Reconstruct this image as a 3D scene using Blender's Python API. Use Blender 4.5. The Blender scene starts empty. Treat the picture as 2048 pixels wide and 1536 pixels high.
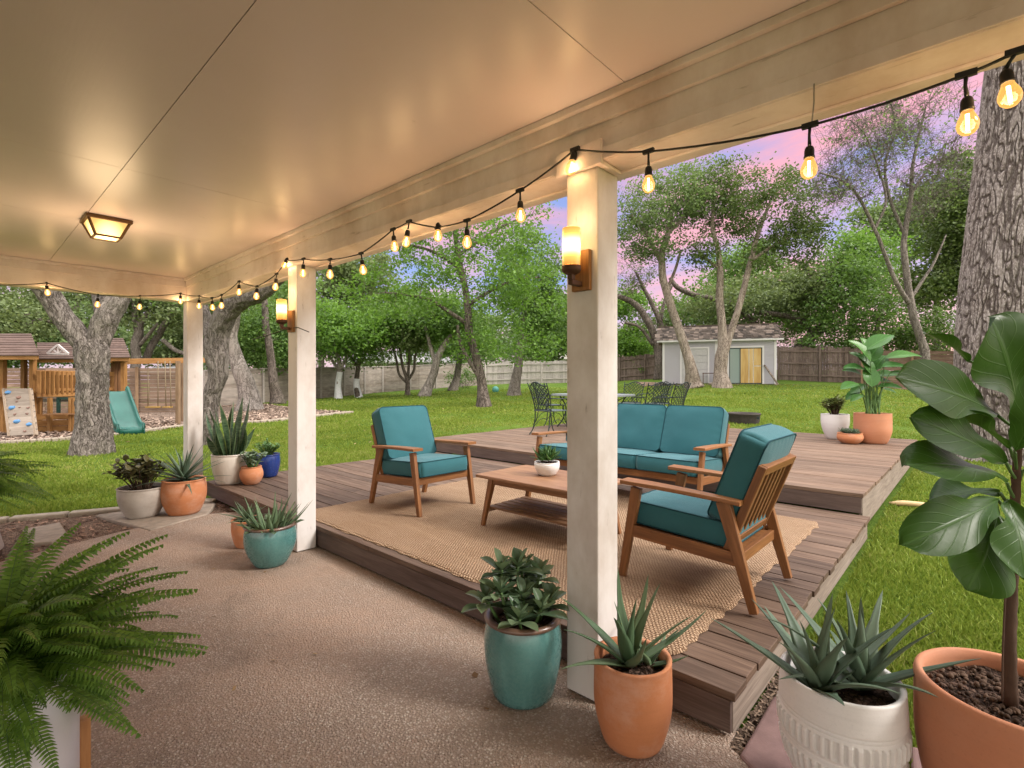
import bpy, math, random
import numpy as np
from mathutils import Vector
random.seed(7); RNG = np.random.default_rng(11)
PI = math.pi
C = bpy.context.scene.collection
SC = bpy.context.scene
# ------------------------------------------------------------------ camera model (metres; X out of the porch, Y along the beam)
CAMZ = 1.35; FPX = 1016.0; U0 = 1024.0; V0 = 760.0
TH = math.radians(42.35)
FW = np.array([math.cos(TH), math.sin(TH), 0.0]); RT = np.array([math.sin(TH), -math.cos(TH), 0.0])
def at(u, v, d):                       # a measured sight line taken out to depth d
    p = FW*d + RT*(d*(u-U0)/FPX); p[2] = CAMZ-(v-V0)*d/FPX
    return p
def gz(u, v, z=0.0):                   # where a sight line meets the level z
    return at(u, v, FPX*(CAMZ-z)/(v-V0))
def on_x(u, v, x):
    r = (u-U0)/FPX; return at(u, v, x/(FW[0]+r*RT[0]))
def on_y(u, v, y):
    r = (u-U0)/FPX; return at(u, v, y/(FW[1]+r*RT[1]))
SR = np.array([-.8, -.62, -.5, -.25, 0, .1, .2, .3, .38, .55, .8])
SS = np.array([.0, .0, .010, .020, .0345, .036, .0425, .055, .066, .064, .060])
def ground_z(x, y):
    x = np.asarray(x, float); y = np.asarray(y, float)
    d = x*FW[0]+y*FW[1]; l = x*RT[0]+y*RT[1]
    r = l/np.maximum(d, 2.0)
    s = np.interp(r, SR, SS)
    dd = np.clip(d, -50, 46)-9.0
    ramp = np.where(dd > 0, np.sqrt(dd*dd+1.0)-1.0, 0.0)
    return -0.03+s*ramp
def gt(u, v):                          # sight line meets the terrain
    lo = 1.0
    for d in np.arange(1.0, 90, .05):
        p = at(u, v, d)
        if p[2] <= ground_z(p[0], p[1]): return p
    return at(u, v, 60)
def gd(u, d):                          # point on the terrain at depth d
    p = FW*d+RT*(d*(u-U0)/FPX); p[2] = float(ground_z(p[0], p[1])); return p
# ------------------------------------------------------------------ mesh builder
def nrm(a):
    a = np.asarray(a, float); n = np.linalg.norm(a); return a/n if n > 1e-9 else np.array([0, 0, 1.0])
class MB:
    def __init__(s): s.V = []; s.F = []; s.U = []; s.n = 0; s.sm = []
    def add(s, v, faces, uv=None, smooth=False):
        # faces: list of int arrays (N,k); uv: list of (N,k,2)
        v = np.asarray(v, float).reshape(-1, 3)
        for i, f in enumerate(faces):
            f = np.asarray(f, np.int64)
            if f.size == 0: continue
            s.F.append(f+s.n)
            s.U.append(np.zeros(f.shape+(2,)) if uv is None else np.asarray(uv[i], float))
            s.sm.append(np.full(len(f), smooth))
        s.V.append(v); s.n += len(v)
    def bar(s, p0, p1, w, t, up=(0, 0, 1), w1=None, t1=None):
        p0 = np.asarray(p0, float); p1 = np.asarray(p1, float)
        a = p1-p0; L = np.linalg.norm(a); a = a/max(L, 1e-9)
        up = np.asarray(up, float)
        if abs(np.dot(a, nrm(up))) > .999: up = np.array([1.0, 0, 0]) if abs(a[0]) < .9 else np.array([0, 1.0, 0])
        x = nrm(np.cross(up, a)); y = np.cross(a, x)
        w1 = w if w1 is None else w1; t1 = t if t1 is None else t1
        v = []
        for p, ww, tt in ((p0, w, t), (p1, w1, t1)):
            for sx, sy in ((-1, -1), (1, -1), (1, 1), (-1, 1)):
                v.append(p+x*sx*ww/2+y*sy*tt/2)
        f = []; uv = []; o = random.random()*50; q = random.random()*50
        per = [0, w, w+t, 2*w+t, 2*w+2*t]
        for k in range(4):
            k2 = (k+1) % 4
            f.append([k, k2, 4+k2, 4+k]); uv.append([[o, q+per[k]], [o, q+per[k+1]], [o+L, q+per[k+1]], [o+L, q+per[k]]])
        f.append([3, 2, 1, 0]); uv.append([[o, q], [o+.01, q], [o+.01, q+w], [o, q+w]])
        f.append([4, 5, 6, 7]); uv.append([[o, q], [o+.01, q], [o+.01, q+w], [o, q+w]])
        s.add(v, [np.array(f)], [np.array(uv)])
    def box(s, lo, hi):
        lo = np.asarray(lo, float); hi = np.asarray(hi, float); e = hi-lo; c = (lo+hi)/2
        k = int(np.argmax(e)); p0 = c.copy(); p1 = c.copy(); p0[k] = lo[k]; p1[k] = hi[k]
        if k == 2: s.bar(p0, p1, e[1], e[0], up=(1, 0, 0))
        elif k == 0: s.bar(p0, p1, e[1], e[2])
        else: s.bar(p0, p1, e[0], e[2])
    def grid(s, g, cu=False, cv=False, smooth=True, flip=False, uv=None):
        g = np.asarray(g, float); m, n = g.shape[:2]
        I = np.arange(m if cu else m-1); J = np.arange(n if cv else n-1)
        i, j = np.meshgrid(I, J, indexing='ij'); i = i.ravel(); j = j.ravel()
        i2 = (i+1) % m; j2 = (j+1) % n
        f = np.stack([i*n+j, i2*n+j, i2*n+j2, i*n+j2], 1)
        if flip: f = f[:, ::-1]
        if uv is None:
            uu = np.stack([np.stack([i/m, j/n], 1), np.stack([(i+1)/m, j/n], 1), np.stack([(i+1)/m, (j+1)/n], 1), np.stack([i/m, (j+1)/n], 1)], 1)
        else:
            q = np.asarray(uv).reshape(-1, 2); uu = q[np.stack([i*n+j, i2*n+j, i2*n+j2, i*n+j2], 1)]
            if flip: pass
        if flip: uu = uu[:, ::-1]
        s.add(g.reshape(-1, 3), [f], [uu], smooth)
    def tube(s, pts, rad, n=8, cap=True, smooth=True, disp=None):
        P = np.asarray(pts, float); m = len(P); rad = np.broadcast_to(np.asarray(rad, float), (m,))
        T = np.gradient(P, axis=0); T /= np.maximum(np.linalg.norm(T, axis=1), 1e-9)[:, None]
        ref = np.array([1.0, 0, 0]) if abs(T[0][0]) < .8 else np.array([0, 1.0, 0])
        X = nrm(np.cross(ref, T[0])); rings = []
        ang = np.arange(n)*2*PI/n
        Ls = np.concatenate([[0], np.cumsum(np.linalg.norm(np.diff(P, axis=0), axis=1))])
        for k in range(m):
            X = nrm(X-T[k]*np.dot(X, T[k])); Y = np.cross(T[k], X)
            rr = rad[k]*(1 if disp is None else disp(ang, Ls[k], rad[k]))
            rings.append(P[k]+np.cos(ang)[:, None]*X*np.reshape(rr, (-1, 1))+np.sin(ang)[:, None]*Y*np.reshape(rr, (-1, 1)))
        g = np.stack(rings)
        j = np.arange(n+1); q = np.stack(np.meshgrid(Ls, j/n*2*PI*max(rad.max(), .001), indexing='ij'), -1)
        i = np.repeat(np.arange(m-1), n); jj = np.tile(np.arange(n), m-1)
        f = np.stack([i*n+jj, i*n+(jj+1) % n, (i+1)*n+(jj+1) % n, (i+1)*n+jj], 1)
        uv = np.stack([q[i, jj], q[i, jj+1], q[i+1, jj+1], q[i+1, jj]], 1)
        fs = [f]; us = [uv]
        if cap:
            fs += [np.arange(n)[::-1][None], (np.arange(n)+(m-1)*n)[None]]; us += [np.zeros((1, n, 2))]*2
        s.add(g.reshape(-1, 3), fs, us, smooth)
    def lathe(s, prof, n=48, c=(0, 0, 0), disp=None, smooth=True):
        prof = np.asarray(prof, float); a = np.arange(n)*2*PI/n
        r = prof[:, 0][:, None]*np.ones(n)[None]
        if disp is not None: r = r+disp(a[None], prof[:, 1][:, None])*(prof[:, 0][:, None] > .01)
        g = np.stack([r*np.cos(a)+c[0], r*np.sin(a)+c[1], prof[:, 1][:, None]+c[2]+0*r], -1)
        m = len(prof); L = np.concatenate([[0], np.cumsum(np.linalg.norm(np.diff(prof, axis=0), axis=1))])
        g2 = np.concatenate([g, g[:, :1]], 1)
        s.grid(g2, smooth=smooth, flip=True, uv=np.stack(np.meshgrid(L, np.arange(n+1)/n, indexing='ij'), -1))
    def sphere(s, c, r, n=12, m=8, sc=(1, 1, 1)):
        th = np.linspace(0, PI, m+1)
        g = np.stack([np.stack([np.sin(t)*np.cos(np.arange(n)*2*PI/n)*sc[0], np.sin(t)*np.sin(np.arange(n)*2*PI/n)*sc[1], np.full(n, np.cos(t)*sc[2])], -1) for t in np.clip(th, .02, PI-.02)])
        s.grid(g*r+np.asarray(c), cv=True, flip=False)
    def quads(s, q, uv=None, smooth=False):
        q = np.asarray(q, float); N, k = q.shape[:2]
        f = np.arange(N*k).reshape(N, k)
        s.add(q.reshape(-1, 3), [f], None if uv is None else [uv], smooth)
    def build(s, name, mat, parent=None, bevel=0, loc=None, seg=2, rel=True):
        me = bpy.data.meshes.new(name)
        V = np.concatenate(s.V) if s.V else np.zeros((0, 3))
        if parent is not None and rel:            # shapes are given in world metres, the thing's own base is taken off
            q = parent; off = np.zeros(3)
            while q is not None: off = off+np.array(q.location); q = q.parent
            V = V-off
        loops = np.concatenate([f.ravel() for f in s.F]); tot = np.concatenate([np.full(len(f), f.shape[1]) for f in s.F])
        st = np.concatenate([[0], np.cumsum(tot)[:-1]])
        me.vertices.add(len(V)); me.loops.add(len(loops)); me.polygons.add(len(tot))
        me.vertices.foreach_set('co', V.astype(np.float32).ravel())
        me.loops.foreach_set('vertex_index', loops.astype(np.int32)); me.polygons.foreach_set('loop_start', st.astype(np.int32))
        me.polygons.foreach_set('use_smooth', np.concatenate(s.sm))
        uvl = me.uv_layers.new(name='UVMap')
        uvl.data.foreach_set('uv', np.concatenate([u.reshape(-1, 2) for u in s.U]).astype(np.float32).ravel())
        me.update(calc_edges=True); me.validate()
        o = bpy.data.objects.new(name, me); C.objects.link(o)
        if mat: me.materials.append(mat)
        if parent is not None: o.parent = parent
        if loc is not None: o.location = loc
        if bevel:
            b = o.modifiers.new('edge', 'BEVEL'); b.width = bevel; b.segments = seg; b.limit_method = 'ANGLE'; b.angle_limit = math.radians(40)
            b.harden_normals = False
        return o
def tag(o, label, cat, group=None):
    o['label'] = label; o['category'] = cat
    if group: o['group'] = group
    return o
def thing(name, label, cat, loc=(0, 0, 0), rz=0.0, group=None):
    o = bpy.data.objects.new(name, None); C.objects.link(o); o.location = tuple(float(q) for q in loc); o.rotation_euler = (0, 0, rz)
    o.empty_display_size = .1
    return tag(o, label, cat, group)
def struct(o, kind='structure'):
    o['kind'] = kind; return o
def copy_tree(o, parent=None):
    c = o.copy(); C.objects.link(c)
    if parent is not None: c.parent = parent
    for ch in list(o.children): copy_tree(ch, c)
    return c
def catmull(P, k=6):
    P = np.asarray(P, float)
    if len(P) < 3: 
        t = np.linspace(0, 1, k*2)[:, None]; return P[0]*(1-t)+P[-1]*t
    Q = np.vstack([2*P[0]-P[1], P, 2*P[-1]-P[-2]]); out = []
    for i in range(1, len(Q)-2):
        for t in np.arange(k)/k:
            out.append(.5*((2*Q[i])+(-Q[i-1]+Q[i+1])*t+(2*Q[i-1]-5*Q[i]+4*Q[i+1]-Q[i+2])*t*t+(-Q[i-1]+3*Q[i]-3*Q[i+1]+Q[i+2])*t**3))
    out.append(P[-1]); return np.array(out)
# numpy value noise
_T = RNG.random((64, 64, 64)).astype(np.float32)
def vnoise(p):
    p = np.asarray(p, float); i = np.floor(p).astype(int); f = p-i; f = f*f*(3-2*f); r = 0
    for a in (0, 1):
        for b in (0, 1):
            for c in (0, 1):
                w = (f[..., 0] if a else 1-f[..., 0])*(f[..., 1] if b else 1-f[..., 1])*(f[..., 2] if c else 1-f[..., 2])
                r = r+w*_T[(i[..., 0]+a) & 63, (i[..., 1]+b) & 63, (i[..., 2]+c) & 63]
    return r
# ------------------------------------------------------------------ materials
class NT:
    def __init__(s, name):
        s.m = bpy.data.materials.new(name); s.m.use_nodes = True; s.t = s.m.node_tree; s.t.nodes.clear()
        s.out = s.n('ShaderNodeOutputMaterial')
    def n(s, typ, **kw):
        x = s.t.nodes.new(typ)
        for k, v in kw.items():
            if k == 'ins':
                for a, b in v.items():
                    if hasattr(b, 'is_linked') or isinstance(b, bpy.types.NodeSocket): s.t.links.new(b, x.inputs[a])
                    else: x.inputs[a].default_value = b
            else: setattr(x, k, v)
        return x
    def l(s, a, b): s.t.links.new(a, b)
    def coord(s, kind='Object'): return s.n('ShaderNodeTexCoord').outputs[kind]
    def pos(s): return s.n('ShaderNodeNewGeometry').outputs['Position']
    def island(s): return s.n('ShaderNodeNewGeometry').outputs['Random Per Island']
    def mapping(s, vec, sc=(1, 1, 1), loc=None, rot=(0, 0, 0)):
        m = s.n('ShaderNodeMapping', ins={'Vector': vec, 'Scale': sc, 'Rotation': rot})
        if loc is not None:
            if isinstance(loc, bpy.types.NodeSocket): s.l(loc, m.inputs['Location'])
            else: m.inputs['Location'].default_value = loc
        return m.outputs[0]
    def noise(s, vec, scale=5, detail=4, rough=.55, dist=0):
        return s.n('ShaderNodeTexNoise', ins={'Vector': vec, 'Scale': scale, 'Detail': detail, 'Roughness': rough, 'Distortion': dist}).outputs['Fac']
    def voro(s, vec, scale=5, feature='F1', out='Distance', rnd=1.0):
        return s.n('ShaderNodeTexVoronoi', feature=feature, ins={'Vector': vec, 'Scale': scale, 'Randomness': rnd}).outputs[out]
    def ramp(s, fac, stops, interp='LINEAR'):
        r = s.n('ShaderNodeValToRGB', ins={'Fac': fac}); cr = r.color_ramp; cr.interpolation = interp
        while len(cr.elements) < len(stops): cr.elements.new(.5)
        for e, (p, c) in zip(cr.elements, stops):
            e.position = p; e.color = (c, c, c, 1) if isinstance(c, (int, float)) else (c[0], c[1], c[2], 1)
        return r.outputs['Color']
    def mix(s, fac, a, b, mode='MIX'):
        x = s.n('ShaderNodeMix', data_type='RGBA', blend_type=mode)
        for k, v in ((0, fac), (6, a), (7, b)):
            if isinstance(v, bpy.types.NodeSocket): s.l(v, x.inputs[k])
            elif isinstance(v, (int, float)): x.inputs[k].default_value = v if k == 0 else (v, v, v, 1)
            else: x.inputs[k].default_value = (v[0], v[1], v[2], 1)
        return x.outputs[2]
    def math(s, op, a, b=0.0, c=None, clamp=False):
        x = s.n('ShaderNodeMath', operation=op, use_clamp=clamp)
        for k, v in enumerate((a, b) if c is None else (a, b, c)):
            if isinstance(v, bpy.types.NodeSocket): s.l(v, x.inputs[k])
            else: x.inputs[k].default_value = v
        return x.outputs[0]
    def bump(s, h, strength=.3, dist=.01, normal=None):
        b = s.n('ShaderNodeBump', ins={'Height': h, 'Strength': strength, 'Distance': dist})
        if normal is not None: s.l(normal, b.inputs['Normal'])
        return b.outputs[0]
    def pbr(s, col, rough=.6, normal=None, spec=.4, metal=0, coat=0, coatr=.1, sheen=0):
        b = s.n('ShaderNodeBsdfPrincipled')
        for k, v in (('Base Color', col), ('Roughness', rough), ('Normal', normal), ('Specular IOR Level', spec), ('Metallic', metal), ('Coat Weight', coat), ('Coat Roughness', coatr), ('Sheen Weight', sheen)):
            if v is None: continue
            if isinstance(v, bpy.types.NodeSocket): s.l(v, b.inputs[k])
            elif k == 'Base Color': b.inputs[k].default_value = (v[0], v[1], v[2], 1)
            else: b.inputs[k].default_value = v
        s.l(b.outputs[0], s.out.inputs[0]); return b
MATS = {}
def memo(f):
    def g(*a):
        k = (f.__name__,)+a
        if k not in MATS: MATS[k] = f(*a)
        return MATS[k]
    return g
@memo
def m_wood(name, c0, c1, c2, rough, spec, var, fine):
    t = NT(name); uv = t.coord('UV'); isl = t.island()
    off = t.n('ShaderNodeCombineXYZ', ins={0: t.math('MULTIPLY', isl, 37.0), 1: t.math('MULTIPLY', isl, 91.0), 2: isl}).outputs[0]
    p = t.mapping(uv, (1, 1, 1), off)
    g1 = t.noise(t.mapping(p, (2.2, 38*fine, 1)), 1.0, 5, .6, .6)
    g2 = t.noise(t.mapping(p, (6, 190*fine, 1)), 1.0, 3, .6)
    g3 = t.noise(t.mapping(p, (1.3, 3, 1)), 1.0, 3, .5)
    col = t.ramp(g1, [(.28, c0), (.5, c1), (.75, c2)])
    col = t.mix(t.ramp(g2, [(.35, .55), (.6, 0.0)]), col, c0)
    col = t.mix(t.math('MULTIPLY', t.ramp(g3, [(.35, 0), (.7, 1)]), .35), col, c2)
    hsv = t.n('ShaderNodeHueSaturation', ins={'Color': col, 'Value': t.math('ADD', t.math('MULTIPLY', isl, var), 1-var/2)}).outputs[0]
    h = t.math('ADD', t.math('MULTIPLY', g1, .6), t.math('MULTIPLY', g2, .4))
    t.pbr(hsv, t.ramp(g1, [(.3, min(1, rough+.12)), (.7, rough)]), t.bump(h, .35, .002), spec)
    return t.m
@memo
def m_paint(name, base, dirt, amt, rough, spec, axis):
    # old paint over wood: faint grain, rubbed and stained places
    t = NT(name); uv = t.coord('UV'); p = t.pos()
    g1 = t.noise(t.mapping(uv, (1.5, 40, 1)), 1.0, 4, .6, .4)
    st = t.noise(t.mapping(p, (1.3, 1.3, .8)), 1.6, 6, .65)
    sp = t.noise(t.mapping(uv, (3.5, 22, 1)), 1.0, 5, .7)
    col = t.mix(t.math('MULTIPLY', t.ramp(st, [(.45, 0), (.72, 1)]), amt), base, dirt)
    col = t.mix(t.math('MULTIPLY', t.ramp(sp, [(.62, 0), (.72, 1)]), amt*1.0), col, tuple(x*.55 for x in dirt))
    col = t.mix(t.math('MULTIPLY', g1, .16), col, dirt)
    knots = t.voro(t.mapping(uv, (1.6, 7, 1)), 1.0)
    col = t.mix(t.ramp(knots, [(.03, .5*amt), (.07, 0)]), col, tuple(x*.35 for x in dirt))
    t.pbr(col, rough, t.bump(t.math('ADD', g1, t.math('MULTIPLY', sp, .5)), .18, .002), spec)
    return t.m
@memo
def m_flat(name, col, rough, spec, metal, noise_amt, bump):
    t = NT(name); p = t.coord('Object')
    n1 = t.noise(p, 14, 5, .6); n2 = t.noise(p, 160, 3, .6)
    c = t.mix(t.math('MULTIPLY', t.ramp(n1, [(.35, 0), (.7, 1)]), noise_amt), col, tuple(x*.55 for x in col))
    t.pbr(c, t.math('ADD', t.math('MULTIPLY', n1, .15), rough-.07), t.bump(t.math('ADD', n1, n2), bump, .002) if bump else None, spec, metal)
    return t.m
@memo
def m_fabric(name, col, dark):
    t = NT(name); p = t.coord('Object')
    wv = t.n('ShaderNodeTexWave', wave_type='BANDS', bands_direction='X', ins={'Vector': p, 'Scale': 130.0, 'Distortion': .6}).outputs['Fac']
    w2 = t.n('ShaderNodeTexWave', wave_type='BANDS', bands_direction='Y', ins={'Vector': p, 'Scale': 130.0, 'Distortion': .6}).outputs['Fac']
    w3 = t.n('ShaderNodeTexWave', wave_type='BANDS', bands_direction='Z', ins={'Vector': p, 'Scale': 130.0, 'Distortion': .6}).outputs['Fac']
    w = t.math('MULTIPLY', t.math('ADD', t.math('ADD', wv, w2), w3), .33)
    n = t.noise(p, 3.5, 3, .5); n2 = t.noise(p, 60, 3, .7)
    c = t.mix(t.ramp(n, [(.3, 0), (.75, .45)]), col, dark)
    c = t.mix(t.math('MULTIPLY', n2, .3), c, dark)
    t.pbr(c, .8, t.bump(t.math('ADD', t.math('MULTIPLY', w, .6), t.math('MULTIPLY', n2, .6)), .35, .0015, t.bump(n, .25, .02)), .25, sheen=.15)
    return t.m
@memo
def m_clay(name, col, bloom, amt, rough):
    t = NT(name); p = t.coord('Object')
    n1 = t.noise(t.mapping(p, (1, 1, 1.3)), 5.5, 6, .66, .1); n2 = t.noise(p, 120, 4, .7); n3 = t.noise(t.mapping(p, (1, 1, 14)), 3.0, 4, .6)
    c = t.mix(t.math('MULTIPLY', t.ramp(n1, [(.45, 0), (.68, 1)]), amt), col, bloom)
    c = t.mix(t.math('MULTIPLY', t.ramp(n3, [(.45, 0), (.8, 1)]), .3), c, tuple(x*.7 for x in col))
    c = t.mix(t.math('MULTIPLY', t.ramp(n2, [(.55, 0), (.75, 1)]), .25), c, tuple(x*.55 for x in col))
    t.pbr(c, rough, t.bump(t.math('ADD', t.math('MULTIPLY', n3, .6), n2), .14, .003), .3)
    return t.m
@memo
def m_glaze(name, col, dark, rough):
    t = NT(name); p = t.coord('Object')
    n1 = t.noise(t.mapping(p, (1, 1, .5)), 6, 6, .6, .8); n2 = t.noise(p, 60, 4, .65); n3 = t.noise(t.mapping(p, (9, 9, .8)), 3, 3, .6)
    c = t.mix(t.ramp(n1, [(.35, 0), (.7, .8)]), col, dark)
    c = t.mix(t.math('MULTIPLY', t.ramp(n3, [(.55, 0), (.75, 1)]), .35), c, tuple(min(1, x*1.5+.02) for x in col))
    t.pbr(c, t.math('ADD', t.math('MULTIPLY', n2, .15), rough), t.bump(t.math('ADD', n1, t.math('MULTIPLY', n2, .3)), .12, .004), .5, coat=.35, coatr=.12)
    return t.m
@memo
def m_leaf(name, a, b, gloss, transl, vein):
    # a, b: dark and light greens; every leaf differs
    t = NT(name); isl = t.island(); p = t.pos()
    n = t.noise(p, .9, 4, .6)
    f = t.math('ADD', t.math('MULTIPLY', isl, .55), t.math('MULTIPLY', n, .6), clamp=True)
    col = t.ramp(f, [(.2, a), (.6, tuple((x+y)/2 for x, y in zip(a, b))), (.95, b)])
    nb = None
    if vein:
        uv = t.coord('UV'); s = t.n('ShaderNodeSeparateXYZ', ins={0: uv})
        u, v = s.outputs[0], s.outputs[1]
        av = t.math('ABSOLUTE', t.math('SUBTRACT', v, .5))
        mid = t.ramp(av, [(.012, 1), (.035, 0)])
        ph = t.math('FRACT', t.math('SUBTRACT', t.math('MULTIPLY', u, 7.0), t.math('MULTIPLY', av, 5.0)))
        sv = t.ramp(t.math('ABSOLUTE', t.math('SUBTRACT', ph, .5)), [(.02, .55), (.07, 0)])
        vv = t.math('MAXIMUM', mid, sv)
        col = t.mix(t.math('MULTIPLY', vv, .30), col, tuple(min(1, x*1.6+.02) for x in b))
        nb = t.bump(t.math('SUBTRACT', t.math('MULTIPLY', t.noise(p, 35, 3, .6), .5), vv), .3, .003)
    d = t.n('ShaderNodeBsdfPrincipled', ins={'Base Color': col, 'Roughness': gloss, 'Specular IOR Level': .16 if vein else .3})
    if nb is not None: t.l(nb, d.inputs['Normal'])
    tr = t.n('ShaderNodeBsdfTranslucent', ins={'Color': t.mix(.5, col, (b[0]*1.2, b[1]*1.3, b[2]*.6))})
    mx = t.n('ShaderNodeMixShader', ins={0: transl, 1: d.outputs[0], 2: tr.outputs[0]})
    t.l(mx.outputs[0], t.out.inputs[0])
    return t.m
@memo
def m_bark(name, lo, hi, scale, moss):
    t = NT(name); p = t.coord('Object'); 
    w = t.n('ShaderNodeVectorMath', operation='ADD', ins={0: t.mapping(p, (1, 1, .16)), 1: t.n('ShaderNodeVectorMath', operation='SCALE', ins={0: t.n('ShaderNodeTexNoise', ins={'Vector': p, 'Scale': 2.2, 'Detail': 3.0}).outputs['Color'], 'Scale': .30}).outputs[0]}).outputs[0]
    rid = lambda sc: t.math('ABSOLUTE', t.math('SUBTRACT', t.noise(w, sc, 3, .6, .4), .5))
    cr, cr2 = rid(scale*.8), rid(scale*2.0)
    n = t.noise(t.mapping(p, (1, 1, .6)), 30, 6, .72); big = t.noise(p, 1.3, 4, .6)
    h = t.math('ADD', t.ramp(cr, [(0, 0), (.05, .75), (.16, 1)]), t.math('MULTIPLY', t.ramp(cr2, [(0, 0), (.07, 1)]), .4))
    col = t.ramp(t.math('ADD', t.math('MULTIPLY', h, .55), t.math('MULTIPLY', n, .45)), [(.18, tuple(x*.28 for x in lo)), (.50, lo), (.92, hi)])
    col = t.mix(t.math('MULTIPLY', t.ramp(big, [(.5, 0), (.72, 1)]), .5), col, tuple(min(1, x*1.25) for x in hi))
    if moss: col = t.mix(t.math('MULTIPLY', t.ramp(t.noise(p, 2.1, 5, .6), [(.5, 0), (.7, 1)]), .35), col, (.12, .12, .07))
    t.pbr(col, .9, t.bump(t.math('ADD', h, t.math('MULTIPLY', n, .5)), .9, .03), .15)
    return t.m
@memo
def m_emit(name, col, s):
    t = NT(name); e = t.n('ShaderNodeEmission', ins={0: (col[0], col[1], col[2], 1), 1: s}); t.l(e.outputs[0], t.out.inputs[0]); return t.m
# ================================================================== SETTING
DKZ = .176; UDZ = .354; DX0 = 1.968; DX1 = 5.34; DY0 = .67; DY1 = 6.62; UX1 = 10.85
def in_poly(x, y, poly):
    x = np.asarray(x); y = np.asarray(y); c = np.zeros(x.shape, bool); n = len(poly)
    for i in range(n):
        x1, y1 = poly[i]; x2, y2 = poly[(i+1) % n]
        if y1 == y2: continue
        c ^= ((y1 > y) != (y2 > y)) & (x < (x2-x1)*(y-y1)/(y2-y1)+x1)
    return c
PATIO = [(-6, -6), (1.2, -6), tuple(gz(1700, 1650)[:2]), tuple(gz(1517, 1538)[:2]), tuple(gz(1458, 1490)[:2]), (2.10, .69), (2.10, 5.4), (1.94, 5.6), (1.62, 5.78), (.95, 5.62), (.2, 5.35), (-6, 5.2)]
RED1 = [tuple(gz(u, v)[:2]) for u, v in ((1478, 1514), (1546, 1396), (1640, 1392), (1780, 1425), (1806, 1500), (1812, 1600), (1700, 1760), (1560, 1600))]
RED2 = [tuple(gz(u, v)[:2]) for u, v in ((1820, 1494), (1880, 1510), (1960, 1640), (1900, 1760), (1830, 1640))]
GAP = [(1.93, .675), tuple(gz(1517, 1545)[:2]), tuple(gz(1560, 1610)[:2]), tuple(gz(1620, 1500)[:2]), tuple(gz(1570, 1380)[:2]), tuple(gz(1610, 1310)[:2]), (2.75, .60), (2.75, .68)]
MULCH = [tuple(gt(u, v)[:2]) for u, v in ((-420, 905), (0, 889), (200, 876), (400, 851), (520, 846), (640, 833), (705, 826), (640, 822), (570, 815), (500, 806), (430, 806))]+[tuple(gd(u, 24.5)[:2]) for u in (330, 0, -450)]
STRIP = [(-3, 5.0), (.2, 5.2), (.95, 5.5), (1.62, 5.6), (1.98, 5.0), (2.02, 6.6)]+[tuple(gz(u, v)[:2]) for u, v in ((432, 1001), (330, 1002), (250, 1017), (138, 1027), (20, 1037), (-260, 1065))]
BARE = [tuple(gd(u, d)[:2]) for u, d in ((1285, 30.2), (1420, 27.2), (1560, 27.6), (1760, 26.6), (1930, 21.5), (2010, 23), (1950, 30), (1270, 36))]
# ---- ground sheet
def m_ground():
    t = NT('lawn_soil'); p = t.pos()
    n = t.noise(p, .35, 4, .6); n2 = t.noise(p, 6, 5, .65); n3 = t.noise(t.mapping(p, (1, 1, .2)), 60, 4, .7)
    c = t.ramp(t.math('ADD', t.math('MULTIPLY', n, .5), t.math('MULTIPLY', n2, .5)), [(.3, (.065, .11, .014)), (.5, (.10, .165, .02)), (.7, (.155, .20, .034))])
    c = t.mix(t.math('MULTIPLY', t.ramp(n3, [(.4, 1), (.6, 0)]), .5), c, (.028, .06, .010))
    t.pbr(c, .95, t.bump(t.math('ADD', n3, n2), .8, .03), .1); return t.m
def sheet():
    xs = np.unique(np.concatenate([np.linspace(-60, -4, 15), np.linspace(-4, 30, 100), np.linspace(30, 62, 40), np.linspace(62, 260, 12)]))
    g = np.stack(np.meshgrid(xs, xs, indexing='ij'), -1); z = ground_z(g[..., 0], g[..., 1])
    n = vnoise(np.stack([g[..., 0]*.7, g[..., 1]*.7, 0*z], -1))-.5
    dd = np.hypot(g[..., 0], g[..., 1]); z = z+n*.05*np.clip((dd-6)/6, 0, 1)
    b = MB(); b.grid(np.concatenate([g, z[..., None]], -1)); return b
struct(sheet().build('lawn', m_ground()))
# ---- grass blades
def m_grass():
    t = NT('grass_blade'); p = t.pos(); isl = t.island(); n = t.noise(p, .55, 4, .6); n2 = t.noise(p, 4, 3, .6)
    f = t.math('ADD', t.math('MULTIPLY', isl, .35), t.math('ADD', t.math('MULTIPLY', n, .60), t.math('MULTIPLY', n2, .22)))
    c = t.ramp(f, [(.2, (.08, .135, .016)), (.45, (.16, .235, .028)), (.68, (.24, .305, .045)), (.88, (.36, .34, .12))])
    d = t.n('ShaderNodeBsdfPrincipled', ins={'Base Color': c, 'Roughness': .6, 'Specular IOR Level': .2})
    tr = t.n('ShaderNodeBsdfTranslucent', ins={'Color': c}); m = t.n('ShaderNodeMixShader', ins={0: .35, 1: d.outputs[0], 2: tr.outputs[0]})
    t.l(m.outputs[0], t.out.inputs[0]); return t.m
def on_lawn(x, y):
    ok = ~in_poly(x, y, PATIO)
    ok &= ~((x > DX0-.25) & (x < DX1+.02) & (y > DY0-.03) & (y < DY1+.05))
    ok &= ~((x > DX1-.1) & (x < UX1+.02) & (y > DY0+.02) & (y < 6.98))
    ok &= ~in_poly(x, y, STRIP)
    ok &= ~in_poly(x, y, GAP); ok &= ~in_poly(x, y, RED1); ok &= ~in_poly(x, y, RED2)
    ok &= ~in_poly(x, y, MULCH); ok &= ~in_poly(x, y, BARE)
    return ok
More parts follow.
